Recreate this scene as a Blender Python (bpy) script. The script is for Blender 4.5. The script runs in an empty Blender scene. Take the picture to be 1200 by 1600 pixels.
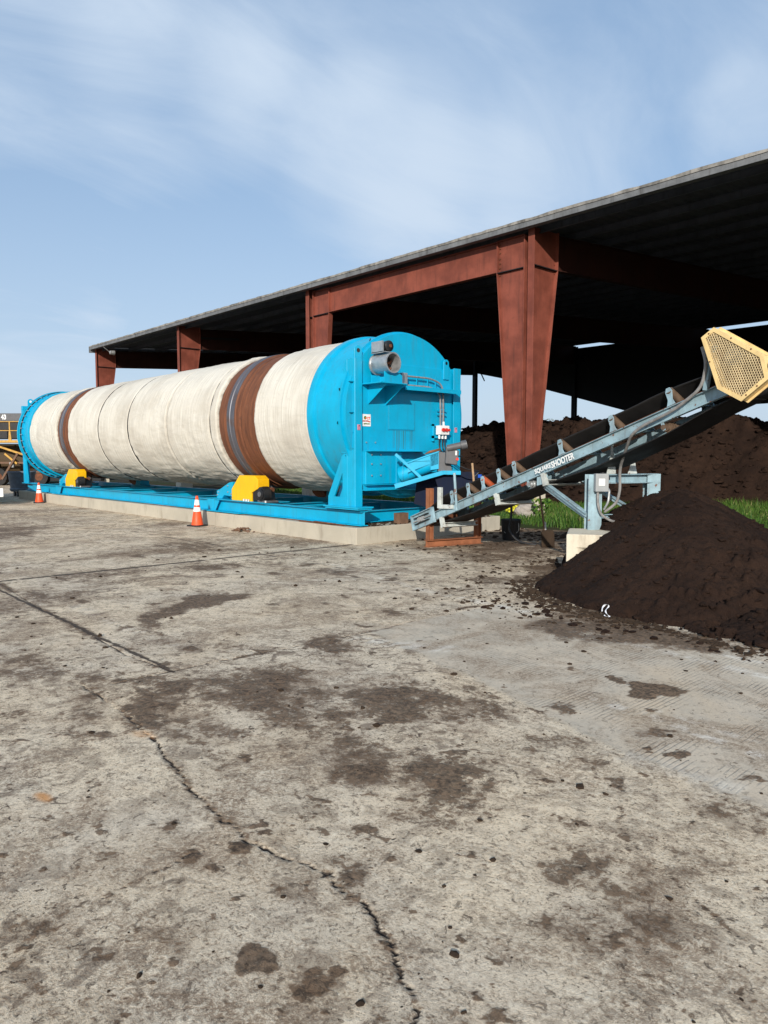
import bpy, bmesh, math, random
import numpy as np
from mathutils import Vector, Matrix
random.seed(7); RNG = np.random.default_rng(7)
SC = bpy.context.scene
COL = SC.collection
R = math.radians

# ------------------------------------------------------------------ camera, sky, sun, exposure
# world frame: -X runs left along the drum, +Y runs to the shed, camera eye above the origin
HEAD = 42.31; PITCH = -4.326
cd = bpy.data.cameras.new('camera'); cam = bpy.data.objects.new('camera', cd); COL.objects.link(cam)
cd.sensor_fit = 'VERTICAL'; cd.sensor_height = 36.0; cd.lens = 1150/1600*36; cd.clip_start = .05; cd.clip_end = 3000
cam.location = (0, 0, 1.6)
fw = Vector((-math.cos(R(HEAD))*math.cos(R(PITCH)), math.sin(R(HEAD))*math.cos(R(PITCH)), math.sin(R(PITCH))))
cam.rotation_euler = fw.to_track_quat('-Z', 'Y').to_euler()
SC.camera = cam
SC.view_settings.view_transform = 'Standard'; SC.view_settings.look = 'None'
SC.view_settings.exposure = 0.08; SC.view_settings.gamma = 1.0; SC.view_settings.use_curve_mapping = False
SUN_EL = 20.0; SUN_DIR = Vector((.64, -.77, 0)).normalized()
sun_az = math.atan2(SUN_DIR.x, SUN_DIR.y)              # clockwise from +Y
to_sun = Vector((SUN_DIR.x*math.cos(R(SUN_EL)), SUN_DIR.y*math.cos(R(SUN_EL)), math.sin(R(SUN_EL))))
ld = bpy.data.lights.new('sun', 'SUN'); ld.energy = 4.5; ld.angle = R(.55); ld.color = (1, .945, .86)
lo = bpy.data.objects.new('sun', ld); COL.objects.link(lo); lo.rotation_euler = to_sun.to_track_quat('Z', 'Y').to_euler()
lo.location = (10, -10, 20)

W = bpy.data.worlds.new('World'); SC.world = W; W.use_nodes = True
def build_world():
    nt = W.node_tree; N = nt.nodes; L = nt.links; N.clear()
    out = N.new('ShaderNodeOutputWorld'); bg = N.new('ShaderNodeBackground'); L.new(bg.outputs[0], out.inputs[0])
    bg.inputs['Strength'].default_value = .15
    sky = N.new('ShaderNodeTexSky'); sky.sky_type = 'NISHITA'; sky.sun_disc = False
    sky.sun_elevation = R(SUN_EL); sky.sun_rotation = sun_az
    sky.air_density = 1.0; sky.dust_density = 1.6; sky.ozone_density = 1.6
    tc = N.new('ShaderNodeTexCoord'); sep = N.new('ShaderNodeSeparateXYZ'); L.new(tc.outputs['Generated'], sep.inputs[0])
    def math_(op, a, b=None, clamp=False):
        m = N.new('ShaderNodeMath'); m.operation = op; m.use_clamp = clamp
        for i, v in enumerate((a, b)):
            if v is None: continue
            if isinstance(v, (int, float)): m.inputs[i].default_value = v
            else: L.new(v, m.inputs[i])
        return m.outputs[0]
    z = math_('ADD', math_('MAXIMUM', sep.outputs[2], 0.0), .22)
    px = math_('DIVIDE', sep.outputs[0], z); py = math_('DIVIDE', sep.outputs[1], z)
    cmb = N.new('ShaderNodeCombineXYZ'); L.new(px, cmb.inputs[0]); L.new(py, cmb.inputs[1])
    mp = N.new('ShaderNodeMapping'); L.new(cmb.outputs[0], mp.inputs[0])
    mp.inputs['Rotation'].default_value = (0, 0, R(38)); mp.inputs['Scale'].default_value = (1.25, .55, 1); mp.inputs['Location'].default_value = (3.1, 1.7, 0)
    n1 = N.new('ShaderNodeTexNoise'); n1.inputs['Scale'].default_value = 1.0; n1.inputs['Detail'].default_value = 6; n1.inputs['Roughness'].default_value = .5
    n1.inputs['Distortion'].default_value = .5
    n2 = N.new('ShaderNodeTexNoise'); n2.inputs['Scale'].default_value = 2.6; n2.inputs['Detail'].default_value = 9; n2.inputs['Roughness'].default_value = .62
    n2.inputs['Distortion'].default_value = .8
    L.new(mp.outputs[0], n1.inputs['Vector']); L.new(mp.outputs[0], n2.inputs['Vector'])
    def blob(d, width, amt):
        v = Vector(d).normalized()
        dp = N.new('ShaderNodeVectorMath'); dp.operation = 'DOT_PRODUCT'; L.new(tc.outputs['Generated'], dp.inputs[0]); dp.inputs[1].default_value = v
        mr = N.new('ShaderNodeMapRange'); mr.interpolation_type = 'SMOOTHSTEP'; L.new(dp.outputs['Value'], mr.inputs[0])
        mr.inputs[1].default_value = math.cos(R(width)); mr.inputs[2].default_value = 1.0; mr.inputs[3].default_value = 0; mr.inputs[4].default_value = amt
        return mr.outputs[0]
    acc = math_('MULTIPLY', n1.outputs[0], .52)
    acc = math_('ADD', acc, math_('MULTIPLY', n2.outputs[0], .48))
    for d, wd, am in CLOUDS:
        acc = math_('ADD', acc, blob(d, wd, am))
    mr = N.new('ShaderNodeMapRange'); mr.interpolation_type = 'SMOOTHSTEP'; L.new(acc, mr.inputs[0])
    mr.inputs[1].default_value = .36; mr.inputs[2].default_value = .88; mr.inputs[3].default_value = 0.0; mr.inputs[4].default_value = .95
    # thin high haze towards the horizon
    hz = N.new('ShaderNodeMapRange'); hz.interpolation_type = 'SMOOTHSTEP'; L.new(sep.outputs[2], hz.inputs[0])
    hz.inputs[1].default_value = .45; hz.inputs[2].default_value = -.05; hz.inputs[3].default_value = 0; hz.inputs[4].default_value = .60
    fac = math_('MAXIMUM', mr.outputs[0], hz.outputs[0])
    mix = N.new('ShaderNodeMix'); mix.data_type = 'RGBA'; L.new(fac, mix.inputs['Factor'])
    veil = N.new('ShaderNodeMix'); veil.data_type = 'RGBA'; veil.inputs['Factor'].default_value = .62
    L.new(sky.outputs[0], veil.inputs[6]); veil.inputs[7].default_value = (2.05, 3.10, 4.62, 1)      # thin even high haze
    L.new(veil.outputs[2], mix.inputs[6]); mix.inputs[7].default_value = CLOUD_COL
    # thin cloud also whitens the blue behind it
    L.new(mix.outputs[2], bg.inputs['Color'])
def sky_dir(az, el):  # az measured from -X towards +Y, degrees
    return (-math.cos(R(az))*math.cos(R(el)), math.sin(R(az))*math.cos(R(el)), math.sin(R(el)))
CLOUDS = [(sky_dir(17, 27), 10, .16), (sky_dir(28, 26), 9, .16), (sky_dir(36, 25), 8, .15), (sky_dir(42, 21), 8, .20), (sky_dir(47, 17), 9, .22), (sky_dir(56, 21), 8, .10), (sky_dir(67, 22), 4, .10),
          (sky_dir(18, 8), 9, .20), (sky_dir(24, 10), 7, .05), (sky_dir(18, 14), 6, -.12), (sky_dir(29, 13), 8, -.14), (sky_dir(60, 29), 8, -.06), (sky_dir(19, 20), 5, -.02)]
CLOUD_COL = (3.95, 4.70, 5.65, 1)
build_world()

# ------------------------------------------------------------------ node materials
class NT:
    def __init__(s, name):
        s.m = bpy.data.materials.new(name); s.m.use_nodes = True; s.nt = s.m.node_tree; s.N = s.nt.nodes; s.L = s.nt.links
        s.p = s.N['Principled BSDF']; s.tc = s.N.new('ShaderNodeTexCoord')
    def setin(s, sock, v):
        if isinstance(v, (int, float, tuple)): sock.default_value = v
        else: s.L.new(v, sock)
    def mapping(s, scale=(1, 1, 1), rot=(0, 0, 0), src='Object'):
        mp = s.N.new('ShaderNodeMapping'); s.L.new(s.tc.outputs[src], mp.inputs[0]); mp.inputs['Scale'].default_value = scale
        mp.inputs['Rotation'].default_value = rot; return mp.outputs[0]
    def noise(s, scale, detail=5, rough=.55, vec=None, dist=0.0):
        n = s.N.new('ShaderNodeTexNoise'); n.inputs['Scale'].default_value = scale; n.inputs['Detail'].default_value = detail
        n.inputs['Roughness'].default_value = rough; n.inputs['Distortion'].default_value = dist
        s.L.new(vec if vec is not None else s.tc.outputs['Object'], n.inputs['Vector']); return n.outputs[0]
    def vor(s, scale, vec=None, feat='F1'):
        n = s.N.new('ShaderNodeTexVoronoi'); n.inputs['Scale'].default_value = scale; n.feature = feat
        s.L.new(vec if vec is not None else s.tc.outputs['Object'], n.inputs['Vector']); return n.outputs[0]
    def ramp(s, v, a, b, lo=0.0, hi=1.0, smooth=True):
        n = s.N.new('ShaderNodeMapRange'); n.interpolation_type = 'SMOOTHSTEP' if smooth else 'LINEAR'
        s.setin(n.inputs[0], v); n.inputs[1].default_value = a; n.inputs[2].default_value = b; n.inputs[3].default_value = lo; n.inputs[4].default_value = hi
        return n.outputs[0]
    def math(s, op, a, b=None):
        n = s.N.new('ShaderNodeMath'); n.operation = op; s.setin(n.inputs[0], a)
        if b is not None: s.setin(n.inputs[1], b)
        return n.outputs[0]
    def mix(s, f, a, b, mode='MIX'):
        n = s.N.new('ShaderNodeMix'); n.data_type = 'RGBA'; n.blend_type = mode
        s.setin(n.inputs[0], f)
        for i, v in ((6, a), (7, b)):
            if isinstance(v, tuple): n.inputs[i].default_value = (v[0], v[1], v[2], 1)
            else: s.L.new(v, n.inputs[i])
        return n.outputs[2]
    def attr(s, name):
        n = s.N.new('ShaderNodeAttribute'); n.attribute_name = name; return n
    def bump(s, h, strength=.3, dist=.01):
        n = s.N.new('ShaderNodeBump'); n.inputs['Strength'].default_value = strength; n.inputs['Distance'].default_value = dist
        s.L.new(h, n.inputs['Height']); s.L.new(n.outputs[0], s.p.inputs['Normal'])
    def done(s, col, rough=.6, metal=0.0, spec=.5):
        s.setin(s.p.inputs['Base Color'], col if not isinstance(col, tuple) else (col[0], col[1], col[2], 1))
        s.setin(s.p.inputs['Roughness'], rough); s.p.inputs['Metallic'].default_value = metal
        s.p.inputs['Specular IOR Level'].default_value = spec
        return s.m

def paint(name, col, dirt=(.10, .07, .05), amt=.35, rough=.4, scale=3.0, streak=True, bump=.08, metal=0.0, spec=.4, chips=0.0, chipcol=(.16, .06, .03), var=.12):
    t = NT(name)
    n = t.noise(scale, 6, .6); c2 = tuple(c*(1-var*2) for c in col); c3 = tuple(min(1, c*(1+var)) for c in col)
    c = t.mix(t.ramp(n, .3, .7), c2, c3)
    if streak:
        sv = t.noise(1.0, 5, .65, t.mapping((9, 9, .7)))
        c = t.mix(t.math('MULTIPLY', t.ramp(sv, .5, .78), amt), c, dirt)
    d = t.noise(scale*5, 7, .7)
    c = t.mix(t.math('MULTIPLY', t.ramp(d, .56, .8), amt), c, dirt)
    if chips > 0:
        k = t.noise(11, 6, .7); c = t.mix(t.ramp(k, 1-chips-.02, 1-chips+.02), c, chipcol)
    t.bump(t.noise(scale*8, 4), bump, .006)
    r = t.ramp(n, .3, .7, rough-.08, rough+.12)
    return t.done(c, r, metal, spec)

M = {}
M['blue'] = paint('sky_blue_paint', (.0, .355, .575), (.05, .17, .20), .42, .38, 2.2, var=.05)
M['bluedark'] = paint('dusty_blue_paint', (.01, .30, .48), (.06, .13, .14), .55, .5, 3)
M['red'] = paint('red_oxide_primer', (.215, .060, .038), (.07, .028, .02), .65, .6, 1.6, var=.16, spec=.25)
M['conv'] = paint('pale_blue_conveyor_paint', (.27, .39, .44), (.13, .09, .065), .75, .5, 4, chips=.37, var=.14)
M['convl'] = paint('worn_pale_channel_paint', (.50, .53, .50), (.22, .14, .09), .8, .6, 6, chips=.36)
M['yellow'] = paint('safety_yellow_paint', (.82, .45, .004), (.35, .18, .03), .42, .45, 4, var=.03)
M['paleyellow'] = paint('faded_yellow_paint', (.78, .57, .26), (.36, .24, .12), .5, .5, 7, var=.06)
M['mesh'] = paint('rusty_cream_mesh', (.56, .44, .25), (.24, .15, .08), .7, .6, 8)
M['rust'] = paint('bare_rusty_steel', (.16, .062, .032), (.05, .028, .018), .6, .75, 5, var=.2, spec=.2)
M['rustorange'] = paint('orange_rust_channel', (.30, .115, .055), (.12, .05, .03), .5, .75, 5, var=.15, spec=.2)
M['black'] = paint('black_enamel', (.012, .012, .013), (.05, .04, .03), .4, .45, 6)
M['belt'] = paint('black_rubber_belt', (.014, .013, .013), (.035, .022, .016), .7, .7, 5, streak=False)
M['reddark'] = paint('shaded_red_primer', (.050, .019, .014), (.012, .008, .007), .7, .75, 1.6, spec=.1)  # column primer darkened: shade under the roof put into the rafter colour
M['deck'] = paint('shaded_roof_sheeting', (.075, .083, .100), (.03, .028, .026), .5, .6, 2, spec=.25)  # dark base colour carries the shade of the roof underside
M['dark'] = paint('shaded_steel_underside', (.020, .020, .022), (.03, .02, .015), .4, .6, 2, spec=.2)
M['galv'] = paint('galvanised_steel', (.50, .51, .51), (.2, .17, .13), .3, .38, 9, metal=.7, var=.08)
M['grey'] = paint('grey_enamel_box', (.30, .31, .31), (.14, .12, .1), .3, .45, 9, var=.05)
M['darkgrey'] = paint('dark_grey_motor', (.10, .10, .105), (.08, .06, .045), .5, .5, 9, var=.1)
M['white'] = paint('white_enamel', (.78, .78, .76), (.4, .36, .3), .2, .5, 6, var=.03)
M['redbtn'] = paint('red_button', (.62, .03, .02), amt=.1, rough=.35, streak=False)
M['fascia'] = paint('weathered_grey_fascia', (.155, .16, .165), (.045, .042, .038), .9, .7, 2.5, var=.14)
M['lip'] = paint('flaking_roof_lip', (.25, .235, .21), (.06, .05, .045), 1.0, .8, 5, var=.25)
M['navy'] = paint('navy_plastic_sheet', (.006, .011, .030), (.02, .014, .012), .4, .7, 3, spec=.15)
M['wood'] = paint('weathered_wood', (.42, .27, .15), (.15, .09, .05), .5, .75, 8)
M['darkwood'] = paint('old_brown_wood', (.16, .09, .055), (.06, .04, .03), .5, .8, 8)
M['orange'] = paint('orange_cone_rubber', (.84, .085, .018), (.22, .07, .04), .5, .5, 9, var=.05)
M['reflect'] = paint('reflective_white_band', (.86, .84, .80), (.4, .33, .28), .4, .35, 14, var=.04)
M['hose'] = paint('grey_conduit', (.24, .23, .22), (.1, .08, .06), .3, .5, 12)
M['bin'] = paint('slate_plastic', (.13, .16, .20), (.10, .085, .07), .4, .55, 5)
M['ochre'] = paint('dirty_ochre_machine_paint', (.065, .040, .017), (.04, .025, .018), 1.0, .7, 1.2)
M['yrail'] = paint('yellow_rail_paint', (.50, .28, .05), (.2, .1, .04), .4, .5, 6)
M['rock'] = paint('pale_rock', (.36, .32, .28), (.12, .09, .06), .6, .8, 6, streak=False, bump=.6)
M['rag'] = paint('white_plastic_scrap', (.66, .68, .72), (.4, .4, .42), .2, .5, 20)
M['hole_dark'] = paint('dark_opening', (.005, .005, .005), amt=.1)  # flat near-black discs stand in for the dark inside openings

def mat_cloth():
    t = NT('insulation_wrap_cloth')
    a = t.attr('Col')
    rib = t.noise(1, 3, .6, t.mapping((38, 1.2, 1.2)))
    rib2 = t.noise(1, 3, .6, t.mapping((110, 3, 3)))
    wr = t.noise(1, 6, .65, t.mapping((2.2, 7, 7)), .6)
    big = t.noise(.8, 4, .5)
    c = t.mix(t.ramp(rib, .3, .7), (.50, .465, .395), (.68, .645, .565))
    c = t.mix(t.ramp(wr, .35, .75, 0, .35), c, (.58, .55, .49))
    c = t.mix(t.ramp(big, .42, .68, 0, .6), c, (.44, .40, .335))
    st = t.noise(1, 6, .7, t.mapping((5, 16, 16)))
    c = t.mix(t.math('MULTIPLY', t.ramp(st, .55, .75), .25), c, (.28, .24, .19))
    grime_seam = t.math('MULTIPLY', a.outputs['Fac'], t.ramp(t.noise(9, 6, .7, t.mapping((.7, 1, 1))), .25, .7, .25, 1))
    c = t.mix(grime_seam, c, (.085, .07, .055))
    h = t.math('ADD', t.math('MULTIPLY', rib, .4), t.math('ADD', t.math('MULTIPLY', rib2, .25), t.math('MULTIPLY', wr, 1.3)))
    t.bump(h, .5, .018)
    return t.done(c, .92, 0, .1)
M['cloth'] = mat_cloth()

def mat_ring():
    t = NT('polished_running_track')
    n = t.noise(1, 4, .6, t.mapping((60, 1.5, 1.5)))
    c = t.mix(t.ramp(n, .3, .7), (.080, .078, .088), (.145, .145, .168))
    c = t.mix(t.ramp(t.noise(4, 5, .6), .45, .75, 0, .7), c, (.12, .065, .04))
    return t.done(c, .5, .4)
M['track'] = mat_ring()
def mat_shell():
    t = NT('rusted_drum_shell')
    n = t.noise(1, 5, .65, t.mapping((22, 1.6, 1.6)))
    c = t.mix(t.ramp(n, .3, .72), (.092, .035, .018), (.205, .075, .034))
    c = t.mix(t.ramp(t.noise(7, 7, .7), .5, .75, 0, .6), c, (.07, .035, .024))
    c = t.mix(t.ramp(t.noise(5, 7, .7, t.mapping((1, 1, .3))), .6, .78, 0, .5), c, (.36, .22, .13))
    t.bump(t.noise(40, 5), .2, .005)
    return t.done(c, .7, 0, .3)
M['shell'] = mat_shell()

def mat_pad(name, base, dark, lo=.35):
    t = NT(name)
    n = t.noise(1.3, 6, .6); c = t.mix(t.ramp(n, .3, .7), tuple(b*.86 for b in base), base)
    sv = t.noise(1, 6, .7, t.mapping((3.0, 3.0, .8))); c = t.mix(t.ramp(sv, .5, .72, 0, .55), c, dark)
    sv = t.noise(1, 6, .75, t.mapping((12.0, 12.0, 1.2))); c = t.mix(t.ramp(sv, .6, .8, 0, .7), c, tuple(d*.5 for d in dark))
    f = t.noise(60, 6, .7); c = t.mix(t.ramp(f, .55, .8, 0, .5), c, dark)
    t.bump(f, .35, .01)
    return t.done(c, .9, 0, .2)
M['pad'] = mat_pad('cast_concrete', (.47, .425, .34), (.24, .205, .155))
M['pebble'] = mat_pad('pitted_concrete', (.68, .61, .48), (.22, .17, .12))
M['curb'] = mat_pad('pale_concrete_curb', (.42, .40, .36), (.2, .18, .15))

def mat_compost():
    t = NT('dark_compost')
    n = t.noise(1.2, 5, .6); f = t.noise(45, 8, .75); m = t.noise(9, 6, .65)
    c = t.mix(t.ramp(n, .3, .7), (.020, .0112, .0082), (.035, .0190, .0125))
    c = t.mix(t.ramp(m, .45, .7, 0, .6), c, (.013, .0085, .0068))
    c = t.mix(t.ramp(f, .55, .8, 0, .55), c, (.060, .036, .023))
    sp = t.vor(34); c = t.mix(t.ramp(sp, .09, .05, 0, .5), c, (.20, .15, .11))
    t.bump(t.math('ADD', f, t.math('MULTIPLY', m, 1.5)), .9, .03)
    return t.done(c, .95, 0, .12)
M['compost'] = mat_compost()
M['soil'] = paint('damp_soil', (.045, .030, .020), (.02, .013, .01), .6, .95, 4, streak=False, bump=.6, spec=.1)

def mat_yard():
    t = NT('stained_concrete_yard')
    a = t.attr('Stain'); sep = t.N.new('ShaderNodeSeparateColor'); t.L.new(a.outputs['Color'], sep.inputs[0])
    S, K, NEW = sep.outputs[0], sep.outputs[1], sep.outputs[2]
    b = t.attr('Extra'); sb = t.N.new('ShaderNodeSeparateColor'); t.L.new(b.outputs['Color'], sb.inputs[0])
    ORG, WHITE, SPK = sb.outputs[0], sb.outputs[1], sb.outputs[2]
    big = t.noise(.55, 5, .6); mid = t.noise(2.6, 6, .65); md2 = t.noise(9, 6, .7); mot = t.noise(30, 5, .68, None, .5); fine = t.noise(85, 5, .72); grain = t.noise(240, 3, .7)
    c = t.mix(t.ramp(big, .35, .65), (.765, .615, .430), (.645, .545, .415))
    c = t.mix(t.ramp(mid, .42, .72, 0, .55), c, (.700, .565, .395))
    c = t.mix(t.ramp(md2, .44, .72, 0, .6), c, (.350, .275, .200))
    # worn, exposed aggregate: pale paste islands and dark pits
    pit = t.math('ADD', t.math('MULTIPLY', fine, .45), t.math('ADD', t.math('MULTIPLY', grain, .2), t.math('MULTIPLY', mot, .35)))
    worn = t.ramp(t.noise(.9, 5, .6, None, .5), .38, .58, .66, 1.0)
    amt = t.math('MULTIPLY', worn, t.math('SUBTRACT', 1.0, t.math('MULTIPLY', NEW, .85)))
    c = t.mix(t.math('MULTIPLY', t.ramp(pit, .50, .60, 0, .85), amt), c, (.90, .79, .61))
    c = t.mix(t.math('MULTIPLY', t.ramp(pit, .485, .42, 0, .88), amt), c, (.175, .132, .096))
    # smooth newer slab
    newc = t.mix(t.ramp(mid, .35, .7), (.600, .500, .375), (.500, .435, .340))
    newc = t.mix(t.ramp(pit, .42, .56, .35, 0), newc, (.30, .27, .235))
    w = t.N.new('ShaderNodeTexWave'); w.wave_type = 'BANDS'; w.bands_direction = 'X'; w.inputs['Scale'].default_value = 9.5; w.inputs['Distortion'].default_value = 2.2
    w.inputs['Detail'].default_value = 3; w.inputs['Detail Scale'].default_value = 2.5
    t.L.new(t.mapping((1, .22, 1), (0, 0, R(-4))), w.inputs['Vector'])
    gro = t.math('MULTIPLY', t.ramp(w.outputs[0], .30, .03), t.ramp(t.noise(2.3, 6, .65), .45, .62))
    newc = t.mix(t.math('MULTIPLY', gro, .7), newc, (.20, .175, .15))
    newc = t.mix(t.ramp(t.noise(1.1, 4, .6), .5, .72, 0, .6), newc, (.63, .57, .46))
    c = t.mix(t.math('MULTIPLY', NEW, .88), c, newc)
    c = t.mix(WHITE, c, (.82, .77, .67))
    tan = t.noise(.75, 6, .6, None, .8); c = t.mix(t.ramp(tan, .50, .70, 0, .32), c, (.60, .44, .27))
    # brown film of trodden-in compost, then crumbs
    film = t.noise(1.5, 7, .66, None, .9); c = t.mix(t.math('MULTIPLY', t.ramp(film, .43, .64, 0, .82), t.ramp(pit, .56, .46, .25, 1)), c, (.245, .168, .108))
    film2 = t.noise(5.5, 7, .70, None, 1.0); c = t.mix(t.math('MULTIPLY', t.ramp(film2, .50, .61, 0, .80), t.math('MULTIPLY', SPK, amt)), c, (.165, .118, .082))
    sp = t.noise(24, 6, .68, None, .6); spm = t.ramp(sp, .595, .64)
    c = t.mix(t.math('MULTIPLY', spm, t.math('MULTIPLY', SPK, .9)), c, (.070, .046, .031))
    dk = t.noise(16, 6, .72, None, .7); c = t.mix(t.math('MULTIPLY', t.math('MULTIPLY', t.ramp(dk, .535, .60, 0, .72), t.ramp(film, .42, .56)), t.math('MULTIPLY', SPK, amt)), c, (.125, .084, .054))
    sp2 = t.noise(8.5, 5, .62, None, .8); c = t.mix(t.math('MULTIPLY', t.math('MULTIPLY', t.ramp(sp2, .635, .675), SPK), .85), c, (.080, .053, .036))
    fr = t.math('ADD', t.math('MULTIPLY', t.math('SUBTRACT', md2, .5), 1.1), t.math('ADD', t.math('MULTIPLY', t.math('SUBTRACT', mot, .5), 1.5), t.math('MULTIPLY', t.math('SUBTRACT', pit, .5), 1.6)))
    fr = t.math('ADD', fr, t.math('MULTIPLY', t.math('SUBTRACT', mid, .5), .5))
    th = t.math('ADD', t.math('MULTIPLY', S, .92), t.math('MULTIPLY', fr, t.math('SUBTRACT', 1.0, t.math('MULTIPLY', NEW, .45))))
    c = t.mix(t.ramp(th, .22, .62, 0, .90), c, t.mix(t.ramp(mot, .4, .62), (.046, .027, .015), (.175, .106, .060)))
    c = t.mix(t.ramp(K, .15, .6), c, t.mix(t.ramp(fine, .4, .6), (.030, .021, .016), (.085, .062, .045)))
    c = t.mix(ORG, c, (.62, .26, .06))
    h = t.math('ADD', t.math('MULTIPLY', pit, t.math('MULTIPLY', amt, 1.6)), t.math('ADD', t.math('MULTIPLY', t.math('MULTIPLY', gro, NEW), -.25), t.math('MULTIPLY', spm, .5)))
    t.bump(h, .75, .013)
    rough = t.ramp(S, .1, .9, .88, .75)
    return t.done(c, rough, 0, .25)
M['yard'] = mat_yard()
def mat_dirt():
    t = NT('bare_earth_and_turf')
    n = t.noise(.5, 6, .6); f = t.noise(14, 7, .7)
    c = t.mix(t.ramp(n, .4, .6), (.050, .036, .024), (.035, .050, .016))
    c = t.mix(t.ramp(f, .5, .8, 0, .6), c, (.08, .062, .04))
    t.bump(f, .6, .04); return t.done(c, .95, 0, .1)
M['earth'] = mat_dirt()
def mat_grass():
    t = NT('grass_blades')
    a = t.attr('Col')
    c = t.mix(a.outputs['Fac'], (.022, .070, .010), (.115, .205, .028))
    c = t.mix(t.ramp(a.outputs['Fac'], .88, 1.0), c, (.30, .26, .11))
    t.p.inputs['Subsurface Weight'].default_value = 0.0
    return t.done(c, .6, 0, .3)
M['grass'] = mat_grass()
def mat_leafy(name, ca, cb):
    t = NT(name); a = t.attr('Col'); return t.done(t.mix(a.outputs['Fac'], ca, cb), .55, 0, .3)
M['yleaf'] = mat_leafy('yellow_green_leaves', (.10, .20, .02), (.75, .68, .05))
M['tleaf'] = mat_leafy('distant_twigs', (.06, .07, .05), (.12, .14, .08))

# ------------------------------------------------------------------ numpy value noise
def _h(ix, iy, seed):
    n = (ix.astype(np.int64)*374761393 + iy.astype(np.int64)*668265263 + seed*1442695041) & 0x7fffffff
    n = (n ^ (n >> 13))*1274126177 & 0x7fffffff
    return ((n ^ (n >> 16)) & 0xffff)/65535.0
def vnoise(x, y, seed=0):
    ix = np.floor(x); iy = np.floor(y); fx = x-ix; fy = y-iy; fx = fx*fx*(3-2*fx); fy = fy*fy*(3-2*fy)
    a = _h(ix, iy, seed); b = _h(ix+1, iy, seed); c = _h(ix, iy+1, seed); d = _h(ix+1, iy+1, seed)
    return (a*(1-fx)+b*fx)*(1-fy) + (c*(1-fx)+d*fx)*fy
def fbm(x, y, octv=4, seed=0, gain=.5):
    s = 0; a = 1; t = 0
    for i in range(octv):
        s = s + a*vnoise(x*2**i+i*17.3, y*2**i-i*9.1, seed+i); t += a; a *= gain
    return s/t
def sstep(v, a, b):
    t = np.clip((v-a)/(b-a), 0, 1); return t*t*(3-2*t)

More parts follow.
